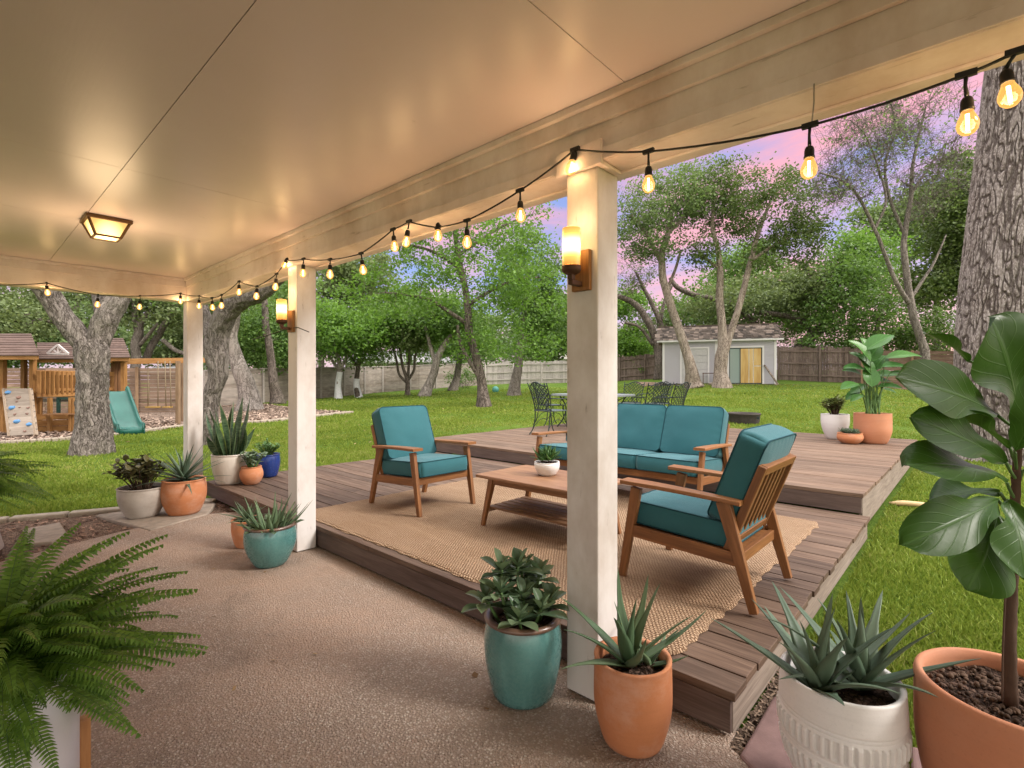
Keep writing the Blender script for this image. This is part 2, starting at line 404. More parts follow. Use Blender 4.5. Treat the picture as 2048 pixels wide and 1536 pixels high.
def grass():
    N = 1000000
    d = 1.2*(34/1.2)**RNG.random(N); a = (RNG.random(N)-.5)*math.radians(128)+TH
    keep = RNG.random(N) < np.clip((d/3.2)**.6, .45, 1)*np.clip((40-d)/30, .1, 1)
    d, a = d[keep], a[keep]; x = d*np.cos(a); y = d*np.sin(a); k = on_lawn(x, y); x, y, d = x[k], y[k], d[k]
    z = ground_z(x, y); n = len(x)
    th = RNG.random(n)*2*PI; cl = vnoise(np.stack([x*2.2, y*2.2, 0*x], -1))
    h = (.022+.032*RNG.random(n))*(.6+.8*cl)*(1+.02*d); w = np.clip(.0013+.0011*d, .0024, .03)*(.7+.6*RNG.random(n))
    lean = (RNG.random(n)*.9)*h; la = RNG.random(n)*2*PI
    bx = np.cos(th)*w; by = np.sin(th)*w; lx = np.cos(la)*lean; ly = np.sin(la)*lean
    z0 = z-.01
    q = np.stack([np.stack([x-bx, y-by, z0], -1), np.stack([x+bx, y+by, z0], -1), np.stack([x+bx*.6+lx*.4, y+by*.6+ly*.4, z0+h*.65], -1), np.stack([x+lx, y+ly, z0+h], -1), np.stack([x-bx*.6+lx*.4, y-by*.6+ly*.4, z0+h*.65], -1)], 1)
    b = MB(); b.quads(q); return b
_g = grass().build('grass', m_grass()); struct(_g, 'stuff')
# ---- patio slab (exposed aggregate)
def m_aggregate():
    t = NT('exposed_aggregate'); p = t.pos()
    v1 = t.voro(p, 95, 'F1'); v1c = t.voro(p, 95, 'F1', 'Color'); v2 = t.voro(p, 220, 'F1'); big = t.noise(p, .9, 5, .6); mid = t.noise(p, 7, 5, .65); fine = t.noise(p, 420, 3, .7)
    sep = t.n('ShaderNodeSeparateColor', ins={0: v1c}).outputs[0]
    st = t.ramp(sep, [(0, (.31, .23, .175)), (.35, (.46, .365, .29)), (.7, (.57, .475, .39)), (.95, (.68, .60, .51))])
    c = t.mix(t.ramp(v1, [(.30, 0), (.62, 1)]), st, (.345, .265, .207))
    c = t.mix(t.math('MULTIPLY', t.ramp(v2, [(.1, 0), (.6, 1)]), .3), c, (.11, .078, .058))
    c = t.mix(t.ramp(big, [(.40, 0), (.62, .7)]), c, (.42, .29, .21))
    stn = t.noise(t.mapping(p, (1, .6, 1), (3.1, 7.7, 0)), 1.7, 6, .7, 1.2); c = t.mix(t.ramp(stn, [(.55, 0), (.70, .6)]), c, (.17, .13, .10))
    c = t.mix(t.ramp(mid, [(.5, 0), (.75, .45)]), c, (.31, .245, .195))
    h = t.math('ADD', t.ramp(v1, [(0, 1), (.7, 0)]), t.math('ADD', t.math('MULTIPLY', t.ramp(v2, [(0, 1), (.7, 0)]), .5), t.math('MULTIPLY', fine, .2)))
    t.pbr(c, .78, t.bump(t.math('ADD', h, t.math('MULTIPLY', mid, .6)), 1.0, .009), .3); return t.m
def slab(poly, z0, z1, sub=1):
    b = MB(); P = np.array(poly, float); n = len(P)
    v = np.vstack([np.c_[P, np.full(n, z1)], np.c_[P, np.full(n, z0)]])
    a = np.sum(P[:, 0]*np.roll(P[:, 1], -1)-np.roll(P[:, 0], -1)*P[:, 1])
    top = np.arange(n)[None]; side = np.array([[i, n+i, n+(i+1) % n, (i+1) % n] for i in range(n)])
    if a < 0: top = top[:, ::-1]; side = side[:, ::-1]
    b.add(v, [top, side]); return b
struct(slab(PATIO, -.12, 0.0).build('patio_floor', m_aggregate(), bevel=.012))
# ---- soil/gravel strips beside the slab
def m_soil(name, a, b_, chip):
    t = NT(name); p = t.pos(); v = t.voro(t.mapping(p, (1, 1, .4)), chip, 'F1', 'Color'); vd = t.voro(p, chip, 'DISTANCE_TO_EDGE'); n = t.noise(p, 12, 5, .7)
    s = t.n('ShaderNodeSeparateColor', ins={0: v}).outputs[0]
    c = t.mix(t.ramp(vd, [(0, 1), (.12, 0)]), t.ramp(s, [(0, a), (.6, b_), (1, tuple(min(1, x*1.5) for x in b_))]), tuple(x*.4 for x in a))
    c = t.mix(t.ramp(n, [(.4, .5), (.7, 0)]), c, tuple(x*.6 for x in a))
    t.pbr(c, .95, t.bump(t.math('ADD', vd, t.math('MULTIPLY', n, .4)), .9, .02), .1); return t.m
def chips(poly, n, L, W, seedz, zf, lift=.012):
    P = np.array(poly); lo = P.min(0); hi = P.max(0); pts = np.zeros((0, 2))
    while len(pts) < n:
        q = lo+(hi-lo)*RNG.random((n, 2)); pts = np.vstack([pts, q[in_poly(q[:, 0], q[:, 1], poly)]])
    pts = pts[:n]; x, y = pts.T; z = zf(x, y)+lift*RNG.random(n)
    a = RNG.random(n)*2*PI; l = L*(.4+RNG.random(n)); w = W*(.5+RNG.random(n)); t1 = (RNG.random(n)-.5)*.9; t2 = (RNG.random(n)-.5)*.9
    ax = np.stack([np.cos(a), np.sin(a), t1], -1)*l[:, None]/2; bx = np.stack([-np.sin(a), np.cos(a), t2], -1)*w[:, None]/2; c = np.stack([x, y, z], -1)
    return np.stack([c-ax-bx, c+ax-bx*.8, c+ax*.9+bx, c-ax+bx], 1)
def m_chip(name, a, b_):
    t = NT(name); i = t.island(); c = t.ramp(i, [(0, a), (.55, tuple((x+y)/2 for x, y in zip(a, b_))), (1, b_)]); t.pbr(c, .9, None, .15); return t.m
# play area
_b = slab([(x, y) for x, y in MULCH], -.2, .0)
for k, v in enumerate(_b.V):
    top = v[:, 2] > -.1; v[top, 2] = ground_z(v[top, 0], v[top, 1])+.035
struct(_b.build('mulch_bed', m_soil('mulch_soil', (.13, .095, .075), (.30, .22, .17), 22)))
_m = MB(); _m.quads(chips(MULCH, 26000, .11, .035, 0, lambda x, y: ground_z(x, y)+.045, .02))
struct(_m.build('wood_chips', m_chip('wood_chip', (.15, .10, .075), (.48, .36, .28))), 'stuff')
# bed edging stones along the mulch
edge = [gt(u, v) for u, v in ((-60, 893), (0, 889), (60, 886), (130, 881), (200, 876), (300, 863), (400, 851), (460, 848), (520, 846), (580, 840), (640, 833), (705, 826))]
E_ = catmull(np.array(edge), 5); em = MB()
for i in range(0, len(E_)-1):
    a, c = E_[i], E_[i+1]; em.bar(a+(c-a)*.03+(0, 0, .03), c-(c-a)*.03+(0, 0, .03+.01*random.random()), .16+.05*random.random(), .10)
tag(em.build('edging_stones', m_flat('edge_stone', (.38, .32, .25), .9, .2, 0, .6, .5), bevel=.02), 'low curved run of tan edging stones between wood chips and lawn', 'edging')
# bare earth by the shed
_b = slab(BARE, -.2, 0)
for v in _b.V: v[:, 2] = np.where(v[:, 2] > -.1, ground_z(v[:, 0], v[:, 1])+.02, ground_z(v[:, 0], v[:, 1])-.2)
struct(_b.build('bare_earth', m_soil('earth', (.20, .13, .09), (.33, .24, .18), 9)))
# planting strip left of the patio, stepping stones, kerb stones
struct(slab(STRIP, -.1, -.022).build('planting_strip', m_soil('strip_mulch', (.14, .09, .065), (.28, .20, .15), 60)))
_m = MB(); _m.quads(chips(STRIP, 3200, .035, .014, 0, lambda x, y: -.018+0*x, .012)); struct(_m.build('bark_mulch', m_chip('bark_chip', (.10, .055, .04), (.34, .22, .16))), 'stuff')
stone_m = m_flat('flagstone', (.30, .25, .20), .85, .25, 0, .7, .5)
def stone(poly, z0, z1, m, name, label, cat, group=None):
    b = slab(poly, z0, z1); o = b.build(name, m, bevel=.014, seg=3); tag(o, label, cat, group); return o
G5 = [gz(u, v, 0)[:2] for u, v in ((190, 1032), (300, 1062), (415, 1030), (432, 1008), (330, 1012))]
stone(G5, -.06, .012, stone_m, 'stepping_stone', 'broad tan flagstone under the two pots at the patio end', 'flagstone', 'flagstones beside the patio')
stone([gz(u, v, 0)[:2] for u, v in ((45, 1060), (55, 1090), (105, 1085), (135, 1068), (120, 1046))], -.06, .010, stone_m, 'stepping_stone', 'small tan flagstone set in bark left of the potted shrub', 'flagstone', 'flagstones beside the patio')
KERB = [gz(u, v, 0)[:2] for u, v in ((-260, 1066), (20, 1038), (138, 1028), (250, 1018), (330, 1003), (432, 1002))]
KL = ['kerb stone at the left frame edge below the hanging fern', 'pale kerb stone left of the grey potted shrub', 'pale kerb stone just behind the grey shrub pot', 'kerb stone between the grey pot and the agave pot', 'kerb stone behind the agave pot near the deck corner']
for i in range(len(KERB)-1):
    a, c = np.r_[KERB[i], -.022], np.r_[KERB[i+1], -.022]; b = MB(); b.bar(a+(c-a)*.012, c-(c-a)*.012, .12, .09)
    tag(b.build('kerb_stone', m_flat('kerb', (.36, .31, .25), .9, .2, 0, .6, .5), bevel=.018, seg=3), KL[i], 'kerb stone', 'kerb stones along the lawn')
# right side: earth gap and reddish pavers
struct(slab(GAP, -.12, -.026).build('earth_gap', m_soil('gap_soil', (.085, .06, .045), (.22, .16, .12), 60)))
_m = MB(); _m.quads(chips(GAP, 2200, .022, .008, 0, lambda x, y: -.02+0*x, .014)); struct(_m.build('leaf_litter', m_chip('litter', (.06, .04, .03), (.30, .22, .16))), 'stuff')
pav_m = m_flat('red_flagstone', (.20, .125, .115), .8, .3, 0, .6, .5)
stone(RED1, -.06, .012, pav_m, 'red_flagstone', 'reddish flagstone under the white ribbed aloe planter', 'flagstone', 'reddish flagstones')
stone(RED2, -.06, .010, pav_m, 'red_flagstone', 'reddish flagstone between the white planter and big clay pot', 'flagstone', 'reddish flagstones')
_m = MB(); q = chips([(-.2, .8), (1.7, .9), (1.9, 5.2), (.4, 5.0)], 14, .03, .018, 0, lambda x, y: .004+0*x, .004); _m.quads(q); q = chips([(3, 7), (14, 8), (22, 20), (2, 16)], 160, .06, .03, 0, lambda x, y: ground_z(x, y)+.05, .02); _m.quads(q)
struct(_m.build('fallen_leaves', m_chip('dry_leaf', (.16, .09, .045), (.42, .30, .16))), 'stuff')
# ================================================================== DECKS
deck_m = m_wood('weathered_deck', (.048, .026, .016), (.102, .061, .039), (.178, .120, .083), .62, .35, .55, .8)
deck_hi = m_wood('weathered_deck_upper', (.070, .040, .025), (.145, .090, .058), (.25, .172, .12), .62, .35, .45, .8)
side_m = m_wood('deck_side', (.065, .042, .033), (.115, .078, .063), (.17, .125, .104), .65, .35, .4, .8)
skirt_m = m_wood('deck_skirt', (.13, .10, .075), (.26, .205, .16), (.36, .30, .25), .75, .3, .5, .8)
def boards(b, x0, x1, y0, y1, zt, w, gap, th, over=0.0, jag=.012):
    n = max(1, round((x1-x0)/(w+gap))); p = (x1-x0)/n
    for i in range(n):
        xa = x0+i*p+gap/2; xb = x0+(i+1)*p-gap/2; cuts = [y0-over-random.random()*jag]
        if y1-y0 > 3.0:
            c = y0+(y1-y0)*random.choice((.3, .42, .58, .7)); cuts.append(c)
        cuts.append(y1+over+random.random()*jag); zz = zt-random.random()*.0035
        for k in range(len(cuts)-1): b.bar(((xa+xb)/2, cuts[k]+.0015, zz-th/2), ((xa+xb)/2, cuts[k+1]-.0015, zz-th/2), xb-xa, th, up=(0, 0, 1))
d = thing('wood_deck', 'lower weathered brown deck carrying the jute rug and seating', 'deck', (DX0, DY0, 0))
b = MB(); boards(b, DX0, DX1-.03, DY0, DY1, DKZ, .135, .007, .034); b.build('decking', deck_m, d, bevel=.003)
b = MB(); b.bar((DX0+.014, DY0+.012, .076), (DX0+.014, DY1-.01, .076), .026, .124, up=(0, 0, 1)); b.build('fascia_board', side_m, d, bevel=.003)
for yy in (DY0+.03, DY1-.03):
    b = MB(); b.bar((DX0+.04, yy, .06), (DX1-.05, yy, .06), .03, .15, up=(0, 0, 1)); b.build('side_skirt', skirt_m, d, bevel=.003)
d = thing('wood_deck', 'upper raised deck behind the sofa, lighter worn boards', 'deck', (DX1, DY0, 0))
b = MB(); boards(b, DX1, UX1, .72, 6.95, UDZ, .138, .006, .036); b.build('decking', deck_hi, d, bevel=.003)
b = MB(); b.bar((DX1+.018, .735, .247), (DX1+.018, 6.93, .247), .028, .136); b.build('fascia_board', side_m, d, bevel=.003)
for p0, p1 in (((DX1+.035, .745, .17), (UX1-.02, .745, .17)), ((UX1-.03, .78, .17), (UX1-.03, 6.9, .17)), ((DX1+.035, 6.92, .17), (UX1-.02, 6.92, .17))):
    b = MB(); b.bar(p0, p1, .03, .28); b.build('side_skirt', skirt_m, d, bevel=.003)
# ================================================================== RUG
def m_rug():
    t = NT('jute'); p = t.pos()
    s = t.n('ShaderNodeSeparateXYZ', ins={0: p}); x, y = s.outputs[0], s.outputs[1]
    wob = t.math('MULTIPLY', t.math('SUBTRACT', t.noise(p, 14, 4, .65), .5), .035)
    row = t.math('MULTIPLY', t.math('ADD', x, wob), 66.0); fr = t.math('ABSOLUTE', t.math('SUBTRACT', t.math('FRACT', row), .5)); ri = t.math('FLOOR', row)
    st = t.math('FRACT', t.math('ADD', t.math('MULTIPLY', y, 47.0), t.math('MULTIPLY', ri, .5))); sa = t.math('ABSOLUTE', t.math('SUBTRACT', st, .5))
    knot = t.math('MULTIPLY', t.math('SUBTRACT', 1.0, t.math('POWER', t.math('MULTIPLY', fr, 2.0), 2.2)), t.math('SUBTRACT', 1.0, t.math('POWER', t.math('MULTIPLY', sa, 2.0), 2.5)))
    n = t.noise(t.mapping(p, (1, 1, 1)), 150, 4, .7); n2 = t.noise(p, 2.2, 4, .6); n3 = t.noise(t.mapping(p, (14, 2, 1)), 1.0, 3, .6)
    c = t.ramp(t.math('ADD', t.math('MULTIPLY', knot, .42), t.math('MULTIPLY', n, .75)), [(.2, (.08, .043, .022)), (.5, (.285, .180, .108)), (.8, (.49, .345, .228))])
    c = t.mix(t.ramp(n2, [(.4, 0), (.75, .4)]), c, (.25, .145, .075)); c = t.mix(t.ramp(n3, [(.5, 0), (.75, .3)]), c, (.50, .35, .22))
    t.pbr(c, .95, t.bump(t.math('ADD', knot, t.math('MULTIPLY', n, .5)), 1.0, .010), .1); return t.m
def rug():
    x0, x1, y0, y1 = 2.03, 4.78, .93, 4.40; m, n = 150, 190
    u = np.linspace(0, 1, m); v = np.linspace(0, 1, n); g = np.stack(np.meshgrid(u, v, indexing='ij'), -1)
    X = x0+(x1-x0)*g[..., 0]; Y = y0+(y1-y0)*g[..., 1]
    e = lambda k: (vnoise(np.stack([X*16, Y*16, 0*X+k], -1))-.5)
    eu = np.minimum(g[..., 0], 1-g[..., 0])*(x1-x0); ev = np.minimum(g[..., 1], 1-g[..., 1])*(y1-y0); ed = np.minimum(eu, ev)
    X = X+e(3)*.03*np.exp(-eu/.05); Y = Y+e(9)*.03*np.exp(-ev/.05)
    cr = np.hypot(X-x0, Y-y0); rr = .10
    # rounded corners
    for cx, cy, sx, sy in ((x0, y0, 1, 1), (x0, y1, 1, -1), (x1, y0, -1, 1), (x1, y1, -1, -1)):
        dx = np.clip(rr-(X-cx)*sx, 0, None); dy = np.clip(rr-(Y-cy)*sy, 0, None); L = np.hypot(dx, dy); k = np.where(L > rr, rr/np.maximum(L, 1e-6), 1); 
        msk = (dx > 0) & (dy > 0); X = np.where(msk, cx+sx*(rr-dx*k), X); Y = np.where(msk, cy+sy*(rr-dy*k), Y)
    Z = DKZ+.014*np.clip(ed/.012, 0, 1)**.5+.004*e(5)+.001
    b = MB(); b.grid(np.stack([X, Y, Z], -1)); return b
tag(rug().build('jute_rug', m_rug()), 'large tan woven jute rug under the chairs and coffee table', 'rug')
# ================================================================== PORCH
BZ = 2.25; CZ = 2.50; BX0, BX1 = 1.79, 1.985; LY0, LY1 = 6.66, 6.86
ceil_m = None
def m_ceiling():
    t = NT('ceiling_paint'); p = t.pos()
    n = t.noise(t.mapping(p, (.8, .8, 1)), 1.3, 5, .6); g = t.noise(t.mapping(p, (30, 3, 1)), 1.0, 3, .6); g2 = t.noise(p, 25, 3, .6)
    c = t.mix(t.ramp(n, [(.4, 0), (.75, .55)]), (.80, .69, .70), (.70, .60, .595))
    mk = t.ramp(t.noise(p, 3.3, 6, .75), [(.66, 0), (.74, .35)]); c = t.mix(mk, c, (.30, .25, .20))
    t.pbr(c, t.math('ADD', .27, t.math('MULTIPLY', n, .16)), t.bump(t.math('ADD', g, t.math('MULTIPLY', g2, .4)), .14, .004), .45); return t.m
ceil_m = m_ceiling()
trim_m = m_paint('porch_trim_paint', (.82, .73, .72), (.46, .32, .25), .65, .45, .4, 0)
post_m = m_paint('porch_post_paint', (.70, .67, .645), (.40, .33, .27), .8, .5, .35, 2)
porch = thing('porch_roof', 'cream painted porch roof carried on three square white posts', 'porch', (1.87, 1.24, 0))
b = MB(); xs = [-5.2, -3.0, -1.1, .615, BX0]; ys = [-4.5, -1.5, 1.0, 3.42, 4.72, LY0]
g_ = .0016
for i in range(len(xs)-1):
    for j in range(len(ys)-1):
        if j == 2 and i == 2: pass
        b.box((xs[i]+g_, ys[j]+g_, CZ), (xs[i+1]-g_, ys[j+1]-g_, CZ+.012))
b.box((-5.25, -4.55, CZ+.016), (BX0, LY0, CZ+.03)); b.build('ceiling', ceil_m, porch)
b = MB(); b.box((BX0, -4.5, BZ), (BX1, LY1, CZ+.03)); b.build('beam', trim_m, porch, bevel=.005)
b = MB(); b.box((-5.2, LY0, BZ), (BX0-.001, LY1, CZ+.03)); b.build('beam', trim_m, porch, bevel=.005)
b = MB()
b.box((BX0-.022, -4.5, CZ-.095), (BX0-.0005, LY0-.023, CZ-.001)); b.box((BX0-.05, -4.5, CZ-.03), (BX0-.0225, LY0-.051, CZ-.0015))
b.box((BX0-.010, -4.5, BZ+.002), (BX0-.0005, LY0-.011, BZ+.052))
b.build('trim_board', trim_m, porch, bevel=.003)
b = MB()
b.box((-5.2, LY0-.022, CZ-.095), (BX0-.023, LY0-.0005, CZ-.001)); b.box((-5.2, LY0-.05, CZ-.03), (BX0-.0525, LY0-.0225, CZ-.0015))
b.build('trim_board', trim_m, porch, bevel=.003)
b = MB(); b.box((BX1-.05, -4.5, BZ-.012), (BX1+.012, LY1, BZ-.0005)); b.build('trim_board', trim_m, porch, bevel=.002)
b = MB(); b.box((-5.4, -4.7, CZ+.031), (2.36, 7.25, CZ+.09)); b.box((2.30, -4.7, CZ-.02), (2.36, 7.25, CZ+.03)); b.build('roof', m_flat('roof_board', (.5, .46, .42), .8, .2, 0, .4, .3), porch)
for k, (x0, y0, s) in enumerate(((1.80, 1.158, .160), (1.80, 3.914, .157), (1.805, 6.70, .160))):
    b = MB(); b.bar((x0+s/2, y0+s/2, .005), (x0+s/2, y0+s/2, BZ+.001), s, s, up=(1, 0, 0)); po = b.build('post', post_m, porch, bevel=.006)
    if k == 0:
        b = MB(); b.box((x0-.032, y0-.035, BZ-.017), (x0-.0105, y0+s+.035, BZ+.085)); b.box((x0-.010, y0-.035, BZ-.017), (BX1-.056, y0-.004, BZ-.0015)); b.build('capital', trim_m, po, bevel=.004)
# ================================================================== LAMPS
def lamp_light(name, loc, watts, col, r, parent=None):
    l = bpy.data.lights.new(name, 'POINT'); l.energy = watts; l.color = col; l.shadow_soft_size = r
    o = bpy.data.objects.new(name, l); C.objects.link(o)
    if parent is not None:
        o.parent = parent; q = parent; off = np.zeros(3)
        while q is not None: off = off+np.array(q.location); q = q.parent
        loc = np.asarray(loc)-off
    o.location = tuple(float(x) for x in loc); return o
WARM = (1.0, .68, .38)
def m_shade():
    # the glass cylinder glows, brightest round the flame inside
    t = NT('sconce_glass'); p = t.coord('Generated'); s = t.n('ShaderNodeSeparateXYZ', ins={0: p})
    z = t.math('ABSOLUTE', t.math('SUBTRACT', s.outputs[2], .52))
    k = t.ramp(z, [(0, 1), (.14, .75), (.34, .18), (.55, .07)], 'EASE')
    e = t.n('ShaderNodeEmission', ins={0: t.ramp(z, [(0, (1, .78, .36)), (.25, (1, .55, .13)), (.6, (1, .40, .06))]), 1: t.math('MULTIPLY', k, 4.2)})
    d = t.n('ShaderNodeBsdfPrincipled', ins={'Base Color': (.75, .42, .14, 1), 'Roughness': .25})
    a = t.n('ShaderNodeAddShader', ins={0: e.outputs[0], 1: d.outputs[0]}); t.l(a.outputs[0], t.out.inputs[0]); return t.m
shade_m = m_shade(); rust_m = m_flat('rust_iron', (.10, .045, .022), .55, .4, .3, .6, .4)
plate_m = m_wood('sconce_wood', (.12, .045, .012), (.30, .13, .035), (.42, .20, .06), .5, .4, .2, .7)
def sconce(y, z, label, watts):
    x = 1.80; t = thing('wall_sconce', label, 'wall lamp', (x, y, z-.12), group='candle sconces on the posts')
    b = MB(); b.box((x-.022, y-.045, z-.135), (x-.0005, y+.045, z+.035)); b.build('back_plate', plate_m, t, bevel=.003)
    cx = x-.085
    b = MB(); b.box((cx-.008, y-.012, z-.118), (x-.022, y+.012, z-.098)); b.box((cx-.012, y-.012, z-.098), (cx+.012, y+.012, z-.075)); b.build('bracket', rust_m, t, bevel=.002)
    b = MB(); b.lathe([(0, z-.078), (.022, z-.076), (.037, z-.066), (.040, z-.058), (.040, z-.042), (.034, z-.041), (.001, z-.041)], 32, (cx, y, 0)); b.build('candle_cup', rust_m, t)
    b = MB(); b.lathe([(.037, z-.041), (.0375, z+.112), (.0355, z+.114), (.034, z+.110), (.034, z-.040)], 40, (cx, y, 0)); b.build('glass_shade', shade_m, t)
    lamp_light('sconce_light', (cx, y, z+.02), watts*1.15, WARM, .03, t)
    lamp_light('sconce_light', (cx, y, z+.16), watts*.3, WARM, .03, t)
sconce(1.232, 1.862, 'amber glass candle sconce on the nearest post', 1.6)
sconce(3.99, 1.862, 'amber glass candle sconce on the middle post', 1.6)
# ceiling lantern
def ceiling_lamp():
    cx, cy = .735, 4.62; t = thing('ceiling_lamp', 'bronze framed lantern lit on the porch ceiling', 'ceiling light', (cx, cy, CZ))
    fr = m_flat('bronze', (.16, .085, .04), .45, .5, .5, .4, .2)
    gl = NT('lantern_glass'); p = gl.coord('Object'); L = gl.n('ShaderNodeVectorMath', operation='LENGTH', ins={0: gl.mapping(p, (1, 1, .6), (0, 0, .05))}).outputs['Value']
    k = gl.ramp(L, [(.02, 1), (.07, .42), (.14, .13), (.22, .09)], 'EASE')
    e = gl.n('ShaderNodeEmission', ins={0: gl.ramp(k, [(.1, (1, .55, .16)), (1, (1, .78, .40))]), 1: gl.math('MULTIPLY', k, 6.0)}); gl.l(e.outputs[0], gl.out.inputs[0])
    T, B = .115, .072; zt, zb = CZ-.026, CZ-.128
    b = MB(); b.box((cx-.132, cy-.132, CZ-.026), (cx+.132, cy+.132, CZ-.0005)); b.build('flange', fr, t, bevel=.005)
    ct = [(-T, -T), (T, -T), (T, T), (-T, T)]; cb = [(-B, -B), (B, -B), (B, B), (-B, B)]
    b = MB()
    for i in range(4):
        j = (i+1) % 4
        p0 = np.array([cx+ct[i][0], cy+ct[i][1], zt]); q0 = np.array([cx+cb[i][0], cy+cb[i][1], zb]); q1 = np.array([cx+cb[j][0], cy+cb[j][1], zb])
        b.bar(p0, q0, .014, .014); b.bar(q0+(q1-q0)*.02, q1-(q1-q0)*.02, .0125, .0125)
    b.build('lantern_frame', fr, t, bevel=.001)
    b = MB()
    for i in range(4):
        j = (i+1) % 4; k_ = .97
        b.quads([[(ct[i][0]*k_, ct[i][1]*k_, zt-CZ), (cb[i][0]*k_, cb[i][1]*k_, zb-CZ), (cb[j][0]*k_, cb[j][1]*k_, zb-CZ), (ct[j][0]*k_, ct[j][1]*k_, zt-CZ)]])
    b.quads([[(c[0]*.97, c[1]*.97, zb-CZ) for c in cb]])
    o = b.build('glass_panes', gl.m, t, rel=False)
    lamp_light('lantern_light', (cx, cy, CZ-.45), 9, WARM, .2, t)
ceiling_lamp()
# ------------------------------------------------------------------ string lights
cord_m = m_flat('black_rubber', (.012, .011, .011), .55, .4, 0, .3, .15)
def m_bulb():
    t = NT('bulb_glass'); lw = t.n('ShaderNodeLayerWeight', ins={'Blend': .35}).outputs['Facing']
    tr = t.n('ShaderNodeBsdfTransparent', ins={0: (1, .90, .70, 1)}); e = t.n('ShaderNodeEmission', ins={0: (1, .45, .10, 1), 1: t.ramp(lw, [(0, .75), (.9, 1.5)])})
    g = t.n('ShaderNodeBsdfGlossy', ins={'Roughness': .05}); m1 = t.n('ShaderNodeMixShader', ins={0: .72, 1: tr.outputs[0], 2: e.outputs[0]})
    m2 = t.n('ShaderNodeMixShader', ins={0: t.math('MULTIPLY', lw, .25), 1: m1.outputs[0], 2: g.outputs[0]}); t.l(m2.outputs[0], t.out.inputs[0]); return t.m
bulb_m = m_bulb(); fil_m = m_emit('filament', (1, .66, .26), 26)
strand = thing('string_lights', 'black cord of lit Edison bulbs strung along the porch beams', 'string lights', (1.76, 1.0, 2.25), group=None)
XS = 1.755; YS = 6.615
def P_(u, v): return on_x(u, v, XS)
def Q_(u, v): return on_y(u, v, YS)
main = [((1932, 149), (1935, 239)), ((1620, 251), (1618, 331)), ((1297, 303), (1297, 364)), ((1150, 299), (1143, 331)), ((1040, 381), (1041, 427)), ((934, 441), (934, 481)), ((876, 455), (876, 468)), ((818, 443), (813, 480)), ((786, 459), (789, 490)),
        ((722, 507), (726, 537)), ((660, 519), (660, 546)), ((607, 518), (606, 544)), ((573, 521), (570, 528)), ((553, 548), (551, 571)), ((514, 573), (513, 590)), ((478, 563), (478, 582)), ((443, 590), (443, 609)), ((424, 596), (425, 613)), ((398, 592), (398, 610))]
left = [((361, 587), (361, 601)), ((280, 592), (279, 612)), ((196, 590), (195, 607)), ((93, 566), (95, 583)), ((-20, 570), (-20, 588)), ((-190, 560), (-190, 580))]
bulbs = []
for T, B in main: bulbs.append((P_(*T), P_(*B)))
for T, B in left: bulbs.append((Q_(*T), Q_(*B)))
cable = MB()
def sag(a, c, s, k=7):
    t = np.linspace(0, 1, k)[:, None]; p = a*(1-t)+c*t; p[:, 2:] -= 4*s*t*(1-t); return p
far_ = [np.array([XS, y, 2.17]) for y in (-2.6, -1.9, -1.2, -.55)]
allp = [np.array([XS, -4.3, 2.2]), np.array([XS, -3.3, 2.17])]+far_+[P_(2034, 103)]+[x[0] for x in bulbs]
path = []
for i in range(len(allp)-1):
    L = np.linalg.norm(allp[i+1]-allp[i]); seg = sag(allp[i], allp[i+1], .018*L if L < 1 else .03*L); path += list(seg[:-1])
path.append(allp[-1]); cable.tube(np.array(path), .0042, 8)
cable.build('cable', cord_m, strand)
def bulb(top, c, big=1.0, direct=None, light=True):
    ax = nrm(c-top) if direct is None else nrm(direct)
    ax = nrm(ax*np.array([1, 1, 1])); L = .105*big
    base = c-ax*.062*big                # top of the socket
    def fr(prof, n=20):
        x = nrm(np.cross(ax, (0.3, 1, .1))); y = np.cross(ax, x); a = np.arange(n+1)*2*PI/n
        return np.stack([base+ax*z*big+(np.cos(a)[:, None]*x+np.sin(a)[:, None]*y)*r*big for r, z in prof])
    s = MB(); s.grid(fr([(.002, .004), (.009, .005), (.0125, .011), (.0138, .018), (.0138, .033), (.0152, .034), (.0152, .040), (.0115, .041)]))
    d = top-base
    if np.linalg.norm(d) > .012: s.tube(np.array([top, top*.5+base*.5+np.array([.003, .002, 0]), base]), [.0048, .004, .0055], 8)
    s.bar(top-np.array([0, .022, -.001]), top+np.array([0, .022, .001]), .013, .015)
    so = s.build('socket', cord_m, strand)
    g = MB(); g.grid(fr([(.0125, .040), (.0135, .046), (.018, .056), (.0225, .068), (.0235, .078), (.0205, .090), (.013, .099), (.004, .103), (.0005, .1035)], 24)); g.build('glass_bulb', bulb_m, so)
    f = MB(); f.tube(np.array([base+ax*.048*big, base+ax*.09*big]), .0045*big, 8); f.build('filament', fil_m, so)
    if light: lamp_light('bulb_light', base+ax*.075*big, 2.6, WARM, .02, so)
for T, B in bulbs: bulb(T, B)
for T in far_: bulb(T, T-np.array([0, 0, .115]))
bulb(P_(2034, 103), P_(2018, 183), 1.0, direct=np.array([-.12, -.10, -1]))
# small hooks
hk = MB(); 
for (u, v) in ((1628, 203),):
    p = P_(u, v); q = P_(1624, 251); hk.tube(np.array([[p[0], p[1], BZ-.002], [p[0], p[1], p[2]], q+np.array([0, 0, .012]), q]), .0022, 6)
hk.build('hook', m_flat('steel_hook', (.4, .38, .36), .4, .5, .8, .2, 0), strand)
wr = thing('loose_wire', 'thin dark wire hanging slack below the middle post sconce', 'wire', on_x(590, 657, 1.79))
b = MB(); b.tube(np.array([on_x(618, 664, 1.79), on_x(596, 655, 1.785), on_x(575, 657, 1.785), on_x(545, 668, 1.72), on_x(505, 679, 1.68)]), .0035, 6); b.build('wire', cord_m, wr)
